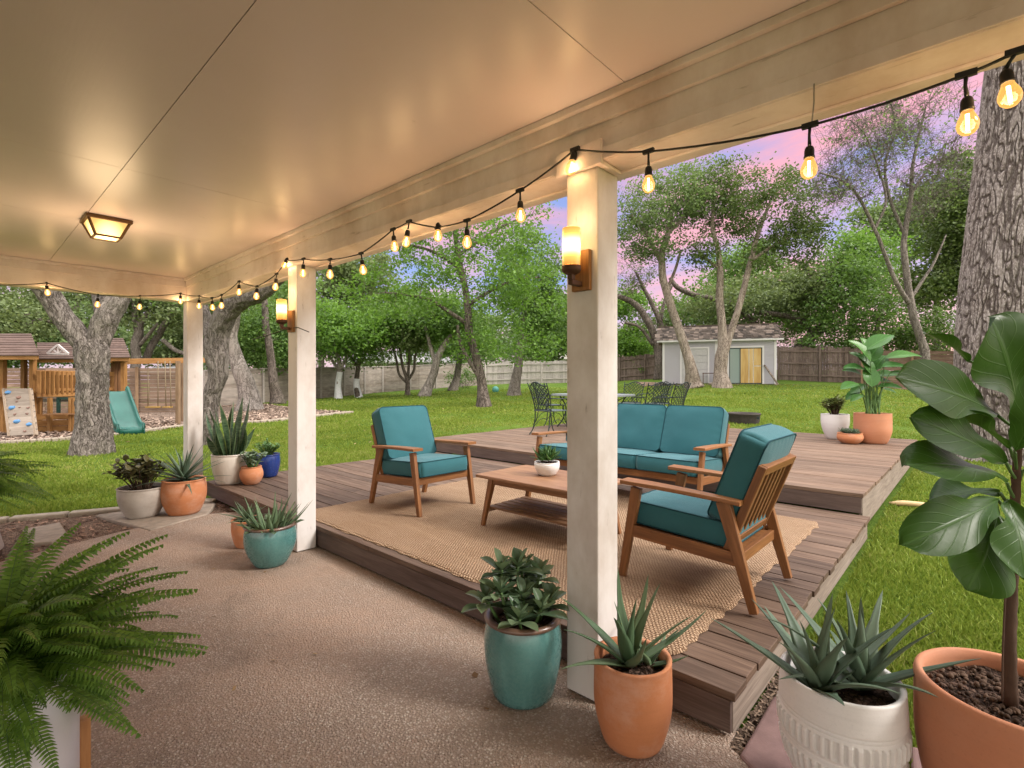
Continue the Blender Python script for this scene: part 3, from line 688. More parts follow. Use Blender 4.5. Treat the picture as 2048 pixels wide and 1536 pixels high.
# ================================================================== SEATING
teak = m_wood('teak_frame', (.115, .044, .014), (.225, .092, .030), (.31, .140, .050), .42, .4, .25, .55)
table_m = m_wood('teak_top', (.15, .068, .032), (.265, .132, .066), (.35, .19, .10), .42, .45, .15, .5)
slat_dark = m_wood('dark_slat', (.11, .055, .026), (.20, .105, .052), (.28, .16, .085), .55, .35, .4, .6)
teal = m_fabric('teal_cloth', (.026, .125, .142), (.016, .082, .100)); pipe_m = m_flat('piping', (.012, .055, .068), .8, .2, 0, .2, 0)
def cushion(w, d, h, rc=.05, puff=.018, seed=0, m=44):
    # local: w along x, d along y, h along z, centred; returns cushion MB and piping MB
    pts = []
    def surf(nx, ny, nz):
        c = np.array([nx*w/2, ny*d/2, nz*h/2]); rz = min(h*.24, .035)
        inner = np.array([w/2-rc, d/2-rc, h/2-rz])
        return c
    b = MB(); n = m; s = np.linspace(-1, 1, n)
    rz = min(h*.26, .034)
    def rnd(P):
        # rounded plan corners, softly rounded rims
        x, y, z = P[..., 0], P[..., 1], P[..., 2]
        ix, iy = w/2-rc, d/2-rc
        dx = np.clip(np.abs(x)-ix, 0, None); dy = np.clip(np.abs(y)-iy, 0, None); L = np.hypot(dx, dy); k = np.where(L > rc, rc/np.maximum(L, 1e-9), 1)
        x = np.sign(x)*(np.minimum(np.abs(x), ix)+dx*k); y = np.sign(y)*(np.minimum(np.abs(y), iy)+dy*k)
        ex = 1-np.abs(x)/(w/2); ey = 1-np.abs(y)/(d/2); e = np.minimum(ex*w/2, ey*d/2)
        zt = np.abs(z)/(h/2)
        # top/bottom dome
        q = (1-(x/(w/2))**4)*(1-(y/(d/2))**4)
        nz = vnoise(np.stack([x*9+seed, y*9, z*6+seed], -1))-.5
        puck = np.sin(x*95+3*nz)*np.sin(y*95+2*nz)*0+(np.sin((np.where(ex*w < ey*d, y, x))*88+seed+nz*5)*.0016)*np.exp(-e/.035)*np.clip(zt, 0, 1)**2*(e > .004)
        n2 = vnoise(np.stack([x*4+seed*3, y*4, 0*x+seed], -1))-.5
        Z = np.sign(z)*np.abs(z)+np.sign(z)*puff*q*np.clip(zt, 0, 1)**3+nz*.011*q+n2*.018*q*np.clip(zt, 0, 1)**2+puck
        # side bulge
        bul = .010*(1-zt**2); L2 = np.maximum(np.hypot(x, y), 1e-6); side = np.clip(1-e/.02, 0, 1)
        x = x+np.sign(x)*bul*side*(np.abs(x) > ix*.98); y = y+np.sign(y)*bul*side*(np.abs(y) > iy*.98)
        return np.stack([x, y, Z], -1)
    A, B = np.meshgrid(s, s, indexing='ij'); ease = lambda q: np.sign(q)*(1-(1-np.abs(q))**1.35)
    A_, B_ = ease(A), ease(B)
    for sg in (1, -1):
        b.grid(rnd(np.stack([A_*w/2, B_*d/2, np.full_like(A, sg*h/2)], -1)), flip=(sg < 0))
    zz = np.linspace(-1, 1, 9); per = []
    e1 = ease(s)
    for q in e1[:-1]: per.append((q*w/2, -d/2))
    for q in e1[:-1]: per.append((w/2, q*d/2))
    for q in e1[:-1]: per.append((-q*w/2, d/2))
    for q in e1[:-1]: per.append((-w/2, -q*d/2))
    per = np.array(per); g = np.stack([np.stack([per[:, 0], per[:, 1], np.full(len(per), z*h/2)], -1) for z in zz])
    b.grid(rnd(g), cv=True, flip=True)
    pp = MB()
    for sg in (1, -1):
        ring = rnd(np.stack([per[:, 0], per[:, 1], np.full(len(per), sg*h/2)], -1)); ring = np.vstack([ring, ring[:1]]); out = ring.copy(); L = np.hypot(out[:, 0], out[:, 1])[:, None]
        pp.tube(ring*np.array([1.004, 1.004, 1.0]), .0042, 6, cap=False)
    return b, pp
def xform(b, R, t):
    for k in range(len(b.V)): b.V[k] = b.V[k] @ np.asarray(R).T+np.asarray(t)
    return b
def rotx(a): c, s = math.cos(a), math.sin(a); return np.array([[1, 0, 0], [0, c, -s], [0, s, c]])
def put_cushion(parent, w, d, h, R, t, name, seed, puff=.018):
    b, p = cushion(w, d, h, seed=seed, puff=puff); xform(b, R, t); xform(p, R, t)
    o = b.build(name, teal, parent, rel=False); p.build('piping', pipe_m, o, rel=False)
def seat_frame(parent, W, D, cush, arm_z=.55, nslat=6):
    # local: x across, +y to the front, z up; W outer width at the legs
    hw = W/2-.02
    for s in (-1, 1):
        x = s*hw
        b = MB(); b.bar((x, D/2-.02, 0), (x, D/2-.115, arm_z-.014), .034, .040, up=(0, 1, 0), w1=.036, t1=.062); b.build('leg', teak, parent, bevel=.004, rel=False)
        b = MB(); b.bar((x, -D/2+.0, 0), (x, -D/2+.150, arm_z-.014), .034, .042, up=(0, 1, 0), w1=.036, t1=.072); b.build('leg', teak, parent, bevel=.004, rel=False)
        b = MB(); n = 12; ys = np.linspace(-D/2+.06, D/2-.035, n); th = .024
        g = []
        for y in ys:
            k = (y-ys[0])/(ys[-1]-ys[0]); wd = .030+.028*k-.006*(k > .93); zz = arm_z+.010-.020*(1-k)**2+.008*k
            g.append([(x-wd+s*.004, y, zz-th/2), (x+wd+s*.004, y, zz-th/2), (x+wd*.96+s*.004, y, zz+th/2), (x-wd*.96+s*.004, y, zz+th/2)])
        g = np.array(g); b.grid(g, cv=True, smooth=False, uv=np.stack(np.meshgrid(ys+s, np.array([0, .07, .1, .17]), indexing='ij'), -1))
        b.add(np.vstack([g[0], g[-1]]), [np.array([[0, 1, 2, 3], [7, 6, 5, 4]])]); b.build('armrest', teak, parent, bevel=.006, rel=False)
        b = MB(); b.bar((x, D/2-.075, .285), (x, -D/2+.075, .250), .026, .070); b.build('side_rail', teak, parent, bevel=.004, rel=False)
    b = MB(); b.bar((-hw+.018, D/2-.085, .285), (hw-.018, D/2-.085, .285), .026, .062); b.build('front_rail', teak, parent, bevel=.004, rel=False)
    b = MB(); b.bar((-hw+.018, -D/2+.085, .245), (hw-.018, -D/2+.085, .245), .03, .055)
    for k in range(5):
        y = -D/2+.15+k*(D-.27)/4; b.bar((-hw+.016, y, .268-.010*(4-k)), (hw-.016, y, .268-.010*(4-k)), .045, .016)
    b.bar((0, D/2-.10, .300), (0, -D/2+.10, .262), 2*hw-.06, .010)
    b.build('seat_frame', teak, parent, bevel=.003, rel=False)
    # tilted back with upright slats
    a = math.radians(21); y0 = -D/2+.155; z0 = .245; Lb = .52; ax = np.array([0, -math.sin(a), math.cos(a)])
    bx = hw-.035; b = MB()
    for s in (-1, 1): b.bar(np.array([s*bx, y0, z0]), np.array([s*bx, y0, z0])+ax*Lb, .030, .040, up=(0, 1, 0))
    top = np.array([0, y0, z0])+ax*(Lb-.022); b.bar(top-np.array([bx-.016, 0, 0]), top+np.array([bx-.016, 0, 0]), .040, .048, up=ax)
    bot = np.array([0, y0, z0])+ax*.09; b.bar(bot-np.array([bx-.016, 0, 0]), bot+np.array([bx-.016, 0, 0]), .034, .045, up=ax)
    b.build('back_frame', teak, parent, bevel=.004, rel=False)
    for k in range(nslat):
        x = -bx+(k+1)*2*bx/(nslat+1); b = MB(); b.bar(np.array([x, y0, z0])+ax*.11, np.array([x, y0, z0])+ax*(Lb-.045), .030, .013, up=(0, 1, 0)); b.build('slat', teak, parent, bevel=.002, rel=False)
    # cushions
    iw = 2*(hw-.028); cw = iw/cush; sd = D-.16
    for k in range(cush):
        x = -iw/2+(k+.5)*cw; R = rotx(math.radians(3.5))
        put_cushion(parent, cw-.006, sd, .125, R, (x, .035, .372), 'seat_cushion', k*3+W)
        tt = np.array([x, y0, z0])+ax*.395+np.array([0, math.cos(a), math.sin(a)])*.092
        put_cushion(parent, cw-.006, .50 if cush == 1 else .49, .135, rotx(PI/2+a), tt, 'back_cushion', k*5+W+2, .02)
armchair = thing('armchair', 'teal cushioned teak armchair beyond the middle post, its front toward us', 'armchair', (0, 0, 0), group='teak armchairs on the rug')
seat_frame(armchair, .66, .76, 1)
a2 = copy_tree(armchair); a2['label'] = 'teal cushioned teak armchair nearest the lawn, slatted back toward us'
armchair.location = (2.965, 3.84, DKZ+.012); armchair.rotation_euler = (0, 0, PI)
a2.location = (2.985, 1.19, DKZ+.012); a2.rotation_euler = (0, 0, 0)
sofa = thing('sofa', 'three seat teak sofa with teal cushions in front of the raised deck', 'sofa')
seat_frame(sofa, 1.86, .80, 3, nslat=16)
sofa.location = (4.66, 2.66, DKZ+.012); sofa.rotation_euler = (0, 0, PI/2)
tb = thing('coffee_table', 'low teak coffee table with slatted shelf, set between the armchairs', 'coffee table', (3.13, 2.45, DKZ+.014))
x0, x1, y0, y1, zt = 2.80, 3.42, 1.94, 2.95, .60
b = MB(); b.box((x0, y0, zt-.026), (x1, y1, zt)); b.build('table_top', table_m, tb, bevel=.008, seg=3)
b = MB(); b.box((x0+.06, y0+.10, zt-.075), (x0+.08, y1-.10, zt-.0265)); b.box((x1-.08, y0+.10, zt-.075), (x1-.06, y1-.10, zt-.0265)); b.box((x0+.081, y0+.08, zt-.075), (x1-.081, y0+.10, zt-.0265)); b.box((x0+.081, y1-.10, zt-.075), (x1-.081, y1-.08, zt-.0265)); b.build('apron', teak, tb, bevel=.003)
for sx in (0, 1):
    for sy in (0, 1):
        px = x0+.075 if sx == 0 else x1-.075; py = y0+.12 if sy == 0 else y1-.12; ox = -.03 if sx == 0 else .03; oy = -.085 if sy == 0 else .085
        b = MB(); b.bar((px+ox, py+oy*.9, DKZ+.014), (px, py, zt-.027), .030, .030, up=(0, 1, 0), w1=.045, t1=.052); b.build('leg', teak, tb, bevel=.004)
b = MB()
for k in range(6):
    x = x0+.11+k*(x1-x0-.22)/5; b.bar((x, y0+.06, .335), (x, y1-.06, .335), .062, .016)
b.bar((x0+.06, y0+.085, .316), (x1-.06, y0+.085, .316), .03, .022); b.bar((x0+.06, y1-.085, .316), (x1-.06, y1-.085, .316), .03, .022)
b.build('shelf', slat_dark, tb, bevel=.002)
# ================================================================== WROUGHT IRON DINING SET
iron = m_flat('green_black_iron', (.022, .034, .032), .5, .4, .4, .5, .2); iron2 = m_flat('iron_seat', (.07, .095, .095), .5, .4, .3, .5, .3)
def iron_chair(label):
    t = thing('iron_chair', label, 'garden chair', group='wrought iron dining chairs')
    a = math.radians(12); W = .52
    def bk(x, h):   # point on the curved back
        return np.array([x, -.22-.16*(h/.5)**1.5+.05*(x/.26)**2, .44+h])
    top = lambda x: .47+.045*math.cos(x/.26*PI*1.0)+.02*(abs(x) > .2)
    b = MB()
    for s in (-1, 1): b.tube(np.array([bk(s*(.22+.04*k), k*.50) for k in np.linspace(0, 1, 9)]), .010, 6)
    xs = np.linspace(-.26, .26, 15); b.tube(np.array([bk(x, top(x)) for x in xs]), .010, 6); b.tube(np.array([bk(x, .02) for x in np.linspace(-.22, .22, 9)]), .009, 6)
    b.build('back_frame', iron, t, rel=False)
    b = MB()
    for k in range(-5, 6):
        for sg in (-1, 1):
            ps = []
            for q in np.linspace(0, 1, 12):
                x = k*.075+sg*(q-.5)*.42; h = .02+q*(top(np.clip(x, -.26, .26))-.02)
                if abs(x) < .225+.035*q: ps.append(bk(x, h))
            if len(ps) > 2: b.tube(np.array(ps), .0062, 5)
    b.build('back_lattice', iron, t, rel=False)
    b = MB(); n = 14; g = []
    for i in range(n):
        for j in range(2): pass
    a_ = np.linspace(0, 2*PI, 29); ring = np.stack([np.sign(np.cos(a_))*np.abs(np.cos(a_))**.6*.25, np.sign(np.sin(a_))*np.abs(np.sin(a_))**.6*.235, np.full(29, .44)], -1); b.tube(ring, .010, 6, cap=False)
    for k in range(-5, 6):
        for sg in (-1, 1):
            ps = [np.array([k*.07+sg*(q-.5)*.40, (q-.5)*.45, .438]) for q in np.linspace(0, 1, 8) if abs(k*.07+sg*(q-.5)*.40) < .235]
            if len(ps) > 1: b.tube(np.array(ps), .009, 4)
    b.build('seat', iron2, t, rel=False)
    for sx in (-1, 1):
        for sy in (-1, 1):
            b = MB(); b.tube(catmull([(sx*.21, sy*.19, .44), (sx*.20, sy*.20, .28), (sx*.215, sy*.24, .10), (sx*.23, sy*.31, 0)], 5), [.011]*16, 6); b.build('leg', iron, t, rel=False)
        b = MB(); b.tube(catmull([bk(sx*.245, .23), (sx*.29, -.05, .66), (sx*.30, .14, .655), (sx*.27, .17, .60), (sx*.24, .10, .52), (sx*.235, .12, .44)], 5), .010, 6); b.build('armrest', iron, t, rel=False)
        b = MB(); b.tube(catmull([(sx*.21, -.24, .12), (sx*.20, -.08, .26), (sx*.20, .08, .26), (sx*.21, .24, .12)], 5), .006, 5); b.build('scroll', iron, t, rel=False)
    return t
CH = iron_chair('iron lattice chair standing alone left of the nearest post, nearest the sofa')
def gdeck(u, d): p = FW*d+RT*(d*(u-U0)/FPX); return (p[0], p[1], UDZ+.002)
spots = [(1101, 9.3, -100, None), (1101, 11.3, -110, 'iron lattice chair half hidden behind the lone one left of the nearest post'), (1298, 10.0, -25, 'iron lattice chair right of the nearest post, inner one of the lawn side pair'),
         (1336, 9.7, -5, 'iron lattice chair outermost on the lawn side of the dining table'), (1258, 12.2, 95, 'iron lattice chair across the far side of the table'), (1312, 12.0, 80, 'iron lattice chair on the far side, right behind the table corner')]
for i, (u, dd, rz, lab) in enumerate(spots):
    c = CH if i == 0 else copy_tree(CH)
    if lab: c['label'] = lab
    c.location = gdeck(u, dd); c.rotation_euler = (0, 0, math.radians(rz))
tp = gdeck(1185, 10.7); t = thing('dining_table', 'grey topped iron dining table on the raised deck, half hidden by the post', 'table', tp)
b = MB(); hx, hy = .55, .80; c = np.array(tp)
a_ = np.linspace(0, 2*PI, 41)[:-1]; rim = np.stack([np.sign(np.cos(a_))*np.abs(np.cos(a_))**.35*hx, np.sign(np.sin(a_))*np.abs(np.sin(a_))**.35*hy], -1)
v = np.vstack([np.c_[rim, np.full(40, .70)], np.c_[rim, np.full(40, .66)]])+c
b.add(v, [np.arange(40)[None], np.arange(40, 80)[::-1][None], np.array([[i, 40+i, 40+(i+1) % 40, (i+1) % 40] for i in range(40)])]); b.build('table_top', m_flat('grey_table', (.28, .32, .33), .35, .5, .2, .4, .1), t, bevel=.004)
for sx in (-1, 1):
    for sy in (-1, 1):
        b = MB(); b.tube(catmull([c+(sx*.34, sy*.6, .66), c+(sx*.26, sy*.50, .42), c+(sx*.30, sy*.54, .18), c+(sx*.38, sy*.64, 0)], 6), .014, 7); b.build('leg', iron, t)
b = MB()
for s in (-1, 1): b.tube(catmull([c+(-.3, s*.55, .62), c+(-.1, s*.2, .40), c+(.1, s*.2, .40), c+(.3, s*.55, .62)], 6), .009, 6)
b.build('brace', iron, t)
# ================================================================== PLANTS IN POTS
soil_m = m_soil('potting_soil', (.035, .022, .016), (.12, .075, .055), 55)
def soil_disc(r, z, c, seed=0, amp=.012, n=40, m=16):
    rr = np.linspace(.001, r, m); a = np.arange(n)*2*PI/n; R, A = np.meshgrid(rr, a, indexing='ij'); x = R*np.cos(A)+c[0]; y = R*np.sin(A)+c[1]
    z_ = z+c[2]+amp*(vnoise(np.stack([x*30, y*30, 0*x+seed], -1))-.3)+amp*.8*(vnoise(np.stack([x*80, y*80, 0*x+seed], -1))-.5)
    b = MB(); b.grid(np.stack([x, y, z_], -1), cv=True); return b
def leaf(b, base, d, up, L, W, prof, bend=0.0, fold=.15, wave=0.0, n=9, m=5, twist=0.0, seed=0):
    # a blade growing from base along d, bending towards -z by `bend` radians over its length; prof(s) gives the half width
    d = nrm(d); up = np.asarray(up, float); side = nrm(np.cross(d, up)); upv = np.cross(side, d)
    s = np.linspace(0, 1, n); p = np.asarray(base, float).copy(); g = []; T = np.linspace(-1, 1, m); uv = []
    dirv = d.copy(); ax = side
    for k in range(n):
        if k:
            a = -bend/(n-1); c_, s_ = math.cos(a), math.sin(a); dirv = dirv*c_+np.cross(ax, dirv)*s_; p = p+dirv*(L/(n-1))
        uk = np.cross(ax, dirv); w = W/2*prof(s[k]); tw = twist*s[k]; sx = ax*math.cos(tw)+uk*math.sin(tw); ux = np.cross(sx, dirv)
        g.append([p+sx*w*t+ux*(abs(t)**1.3*w*fold*1.6+wave*W*math.sin(s[k]*9+t*2+seed)*abs(t)) for t in T]); uv.append([(s[k], (t+1)/2) for t in T])
    b.grid(np.array(g), uv=np.array(uv)); return p
OV = lambda s: math.sin(PI*min(1, max(0, s))**.85)**.75 if 0 < s < 1 else .02
OB = lambda s: (math.sin(PI*s**1.5)**.7 if 0 < s < 1 else .03)+.10*(1-s)          # widest past the middle
SW = lambda s: max(.02, (1-s)**.55)*(.75+.35*math.sin(PI*min(1, s*1.3)))             # sword blade
FID = lambda s: max(.03, (math.sin(PI*s**1.15)**.55 if 0 < s < 1 else .03)*(.52+.6*s-.24*math.exp(-((s-.36)/.13)**2)))
def succ(b, base, d, up, L, W, thick, bend, n=9, tipcurl=0.0):
    # thick aloe blade: closed cross-section, hollowed above
    d = nrm(d); side = nrm(np.cross(d, up)); s = np.linspace(0, 1, n); p = np.asarray(base, float).copy(); dirv = d.copy(); g = []
    cs = [(-1, .0), (-.45, -.55), (.45, -.55), (1, 0), (.45, -.10), (-.45, -.10)]
    for k in range(n):
        if k:
            a = -(bend*(.4+1.2*s[k])+tipcurl*(s[k] > .7))/(n-1); dirv = dirv*math.cos(a)+np.cross(side, dirv)*math.sin(a); p = p+dirv*(L/(n-1))
        u = np.cross(side, dirv); w = W/2*max(.015, (1-s[k])**.62*(.8+.45*math.sin(PI*min(1, s[k]*1.6)))); th = thick*max(.05, (1-s[k])**.7)
        g.append([p+side*w*x+u*th*y*1.6+u*abs(x)*w*.25 for x, y in cs])
    b.grid(np.array(g), cv=True)
def rosette(b, c, n, L, W, th, tilt0, tilt1, bend, jit=.25, a0=0):
    for k in range(n):
        f = k/max(1, n-1); a = a0+k*2.39996+random.uniform(-jit, jit); e = tilt0+(tilt1-tilt0)*f+random.uniform(-.1, .1); l = L*(.7+.3*math.sin(PI*min(1, .25+f*.75)))*random.uniform(.8, 1.1)
        d = np.array([math.cos(a)*math.cos(e), math.sin(a)*math.cos(e), math.sin(e)]); up = np.array([-math.cos(a)*math.sin(e), -math.sin(a)*math.sin(e), math.cos(e)])
        succ(b, np.asarray(c)+d*.01, d, up, l, W*random.uniform(.8, 1.1), th, bend*random.uniform(.3, 1.4)*(1 if random.random() < .8 else -1))
def pot(label, c, prof, mat, soil_r, soil_z, group=None, name='potted_plant', disp=None, n=56):
    t = thing(name, label, 'potted plant', c, group=group)
    b = MB(); b.lathe(prof, n, c, disp); b.build('pot', mat, t)
    soil_disc(soil_r, soil_z, c, len(bpy.data.objects)).build('soil', soil_m, t); return t
def prof_round(R, H, rb, belly, th=.014, lip=.008, rl=None):
    # bowl-like pot: foot rb, belly R at height share `belly`, mouth rl
    rl = R*.93 if rl is None else rl; P = [(.0, .0), (rb*.9, .0), (rb, .006)]
    for k in range(1, 12):
        f = k/12
        if f < belly: q = f/belly; r = rb+(R-rb)*math.sin(q*PI/2)
        else: q = (f-belly)/(1-belly); r = R+(rl-R)*(1-math.cos(q*PI/2))
        P.append((r, f*H))
    P += [(rl, H-.012), (rl+lip, H-.006), (rl+lip, H-.001), (rl+lip*.5, H+.002), (rl-th*.6, H+.001), (rl-th, H-.006), (rl-th*1.1, H*.75), (rl-th*1.3, H*.5)]
    return P
terra = m_clay('terracotta', (.50, .205, .095), (.60, .44, .36), .42, .8); terra2 = m_clay('terracotta_bloomed', (.47, .185, .08), (.55, .35, .26), .5, .8); terra3 = m_clay('terracotta_smooth', (.50, .215, .115), (.53, .28, .18), .3, .7)
teal_g = m_glaze('teal_glaze', (.085, .215, .20), (.050, .135, .13), .2); rim_g = m_glaze('brown_rim_glaze', (.15, .085, .055), (.08, .05, .04), .3)
cream_g = m_glaze('cream_glaze', (.62, .57, .50), (.50, .44, .37), .3); grey_g = m_clay('stoneware', (.44, .40, .355), (.30, .26, .22), .6, .6); blue_g = m_glaze('cobalt_glaze', (.012, .04, .20), (.006, .02, .10), .18); white_g = m_clay('white_ceramic', (.74, .73, .71), (.64, .62, .58), .3, .4)
aloe_m = m_leaf('aloe_leaf', (.055, .105, .052), (.16, .235, .125), .42, .06, 0); agave_m = m_leaf('agave_leaf', (.052, .092, .058), (.145, .205, .135), .45, .05, 0)
jade_m = m_leaf('jade_leaf', (.060, .110, .060), (.19, .26, .145), .32, .10, 0); dusky_m = m_leaf('dusky_leaf', (.036, .042, .018), (.15, .145, .062), .4, .15, 0)
sage_m = m_leaf('sage_leaf', (.05, .09, .05), (.19, .25, .16), .6, .15, 0); green_m = m_leaf('fresh_leaf', (.030, .085, .022), (.10, .21, .05), .4, .2, 0)
fig_m = m_leaf('fiddle_leaf', (.020, .062, .008), (.052, .125, .018), .36, .16, 1); bop_m = m_leaf('paddle_leaf', (.026, .085, .020), (.085, .20, .045), .3, .2, 1); olive_m = m_leaf('olive_leaf', (.050, .075, .022), (.18, .205, .075), .45, .15, 0)
stem_m = m_flat('woody_stem', (.095, .06, .042), .85, .2, 0, .6, .5); gstem_m = m_flat('green_stem', (.09, .17, .05), .55, .3, 0, .4, 0)
def B(u, v, z): return gz(u, v, z)
def up_leafy(b, st, c, R, H, nst, Lf, Wf, prof, per, spread=1.0, bend=.3, tip=.35):
    # branching shrub: thin stems with leaves towards the tips
    for k in range(nst):
        a = random.random()*2*PI; e = random.uniform(.0, 1.0); top = np.asarray(c)+np.array([math.cos(a)*R*e*spread, math.sin(a)*R*e*spread, H*random.uniform(.65, 1.0)*(1-.25*e)])
        b0 = np.asarray(c)+np.array([math.cos(a)*R*.25*e, math.sin(a)*R*.25*e, 0]); path = catmull([b0, b0*.5+top*.5+np.array([0, 0, H*.08]), top], 5)
        st.tube(path, np.linspace(.007, .003, len(path)), 6)
        for j in range(per):
            f = tip+(1-tip)*j/per; p = path[min(len(path)-1, int(f*len(path)))]; aa = j*2.4+random.random(); el = random.uniform(-.1, .9)
            d = np.array([math.cos(aa)*math.cos(el), math.sin(aa)*math.cos(el), math.sin(el)]); leaf(b, p, d, np.array([-math.cos(aa)*math.sin(el), -math.sin(aa)*math.sin(el), math.cos(el)]), Lf*random.uniform(.7, 1.2), Wf*random.uniform(.8, 1.15), prof, bend*random.uniform(0, 2), .2, 0, 6, 3)
# --- grey pot with dusky shrub (patio end)
c = B(285, 1032, .012); t = pot('grey stoneware pot of dusky branching shrub on a flagstone', c, prof_round(.205, .29, .13, .8, rl=.20), grey_g, .185, .25)
st, lf = MB(), MB(); up_leafy(lf, st, c+(0, 0, .25), .30, .36, 26, .095, .048, OV, 13, 1.0, .3, .45); st.build('stems', stem_m, t); lf.build('foliage', dusky_m, t)
# --- terracotta pot with agave
c = B(368, 1026, .012); t = pot('clay pot of spiky blue agave before the corner post', c, prof_round(.20, .345, .135, .62, rl=.185), terra2, .17, .32)
lf = MB(); rosette(lf, c+(0, 0, .335), 34, .46, .040, .008, .0, 1.45, .35); lf.build('foliage', agave_m, t)
# --- snake plant, small clay pot, blue pot on the deck corner
c = B(459, 966, DKZ); t = pot('cream glazed pot of tall snake plant on the deck corner', c, prof_round(.185, .335, .13, .85, rl=.18), cream_g, .165, .31)
def m_snake():
    t = NT('snake_leaf'); p = t.coord('Object'); uv = t.coord('UV'); s = t.n('ShaderNodeSeparateXYZ', ins={0: uv}); n = t.noise(t.mapping(p, (4, 4, 24)), 2.2, 4, .6, 1.2)
    cc = t.mix(t.ramp(n, [(.42, 0), (.58, 1)]), (.018, .048, .020), (.075, .125, .060)); av = t.math('ABSOLUTE', t.math('SUBTRACT', s.outputs[1], .5)); cc = t.mix(t.ramp(av, [(.40, 0), (.47, .7)]), cc, (.20, .24, .10))
    t.pbr(cc, .38, None, .4); return t.m
lf = MB(); random.seed(21)
for k in range(22):
    a = k*2.4; r = .12*math.sqrt((k+.5)/22); e = 1.42-.42*(r/.12)*random.uniform(.3, 1); d = np.array([math.cos(a)*math.cos(e), math.sin(a)*math.cos(e), math.sin(e)]); L = random.uniform(.34, .82)*(1.08-.35*r/.12)
    leaf(lf, c+np.array([math.cos(a)*r, math.sin(a)*r, .30]), d, np.array([math.cos(a+.6+random.random()), math.sin(a+.6), .1]), L, random.uniform(.055, .085), lambda s: (.55+.6*math.sin(PI*min(1, s*.95+.05)))*(1-s**5)**.8 if s < 1 else .02, random.uniform(-.15, .35), .25, .03, 12, 5, random.uniform(-.8, .8), k)
lf.build('foliage', m_snake(), t)
c = B(503, 968, DKZ); t = pot('small rounded clay pot of silvery herb beside the snake plant', c, prof_round(.122, .20, .075, .55, rl=.098), terra, .085, .185)
st, lf = MB(), MB(); up_leafy(lf, st, c+(0, 0, .185), .16, .20, 18, .065, .034, OV, 9, 1.0, .3, .3); st.build('stems', gstem_m, t); lf.build('foliage', sage_m, t)
c = B(535, 953, DKZ); t = pot('cobalt blue glazed pot of trailing herb behind the small clay pot', c, prof_round(.145, .275, .105, .7, rl=.135), blue_g, .12, .255)
st, lf = MB(), MB(); up_leafy(lf, st, c+(0, 0, .25), .22, .20, 34, .05, .014, OV, 12, 1.0, .3, .3); st.build('stems', gstem_m, t); lf.build('foliage', green_m, t)
# --- teal pots with brown rims
def teal_pot(label, c, R, H, rl, rb):
    t = thing('potted_plant', label, 'potted plant', c, group='teal glazed pots with brown rims'); p = prof_round(R, H, rb, .66, rl=rl)
    k = len(p)-8; b = MB(); b.lathe([q for q in p if q[1] <= H*.93][:13]+[(rl+.001, H*.93)], 56, c); b.build('pot', teal_g, t)
    b = MB(); b.lathe([(rl+.001, H*.925), (rl+.012, H*.94), (rl+.016, H*.965), (rl+.012, H*.99), (rl, H), (rl-.014, H*.985), (rl-.018, H*.8), (rl-.02, H*.6)], 56, c); b.build('rim', rim_g, t)
    soil_disc(rl-.015, H*.86, c, H*9).build('soil', soil_m, t); return t
c = B(541, 1128, 0); t = teal_pot('teal glazed pot of narrow upright succulent at the foot of the middle post', c, .178, .30, .165, .105)
lf = MB(); random.seed(5)
for k in range(30):
    a = k*2.4; r = .14*math.sqrt((k+.5)/30); e = 1.4-.7*(r/.14)*random.uniform(.4, 1.1); d = np.array([math.cos(a)*math.cos(e), math.sin(a)*math.cos(e), math.sin(e)]); bb = c+np.array([math.cos(a)*r, math.sin(a)*r, .255])
    succ(lf, bb, d, np.array([-math.cos(a)*math.sin(e), -math.sin(a)*math.sin(e), math.cos(e)]), random.uniform(.14, .27), random.uniform(.025, .045), .009, random.uniform(-.4, .5), 8)
for k in range(30):
    a = k*2.4+1; r = .15*math.sqrt(random.random()); e = random.uniform(.1, .9); d = np.array([math.cos(a)*math.cos(e), math.sin(a)*math.cos(e), math.sin(e)]); leaf(lf, c+np.array([math.cos(a)*r, math.sin(a)*r, .27]), d, (0, 0, 1), random.uniform(.07, .11), .036, OB, .2, .3, 0, 7, 5)
lf.build('foliage', aloe_m, t)
c = B(494, 1092, 0); t = pot('small clay pot half hidden behind the teal pot at the middle post', c, prof_round(.115, .22, .08, .7, rl=.11), terra, .095, .20)
lf = MB(); rosette(lf, c+(0, 0, .21), 26, .20, .035, .008, .0, 1.3, .3); lf.build('foliage', jade_m, t)
c = B(1046, 1384, 0); t = teal_pot('larger teal glazed pot of broad leaved jade left of the nearest post', c, .168, .345, .152, .128)
lf, st = MB(), MB(); random.seed(9)
heads = [(-.095, .03, .13), (-.05, .07, .19), (-.02, -.02, .10), (.05, .05, .17), (.085, -.01, .15), (.02, .09, .14), (-.09, -.06, .06), (.07, -.07, .07), (0, -.09, .07), (.11, .06, .09), (-.12, .08, .09), (.0, .03, .20)]
for hx, hy, hz in heads:
    q = c+np.array([hx*1.12, hy*1.12, .315+hz*1.15]); st.tube(np.array([c+np.array([hx*.6, hy*.6, .28]), q]), .007, 6)
    for k in range(12):
        a = k*2.4+random.random()*.5; e = -.2+1.35*k/12; d = np.array([math.cos(a)*math.cos(e), math.sin(a)*math.cos(e), math.sin(e)]); L = random.uniform(.085, .125)*(1.1-.4*k/12)
        leaf(lf, q-np.array([0, 0, .035*(1-k/12)]), d, np.array([-math.cos(a)*math.sin(e), -math.sin(a)*math.sin(e), math.cos(e)]), L, L*.52, OB, random.uniform(-.3, .25), .35, 0, 8, 5)
st.build('stems', gstem_m, t); lf.build('foliage', jade_m, t)
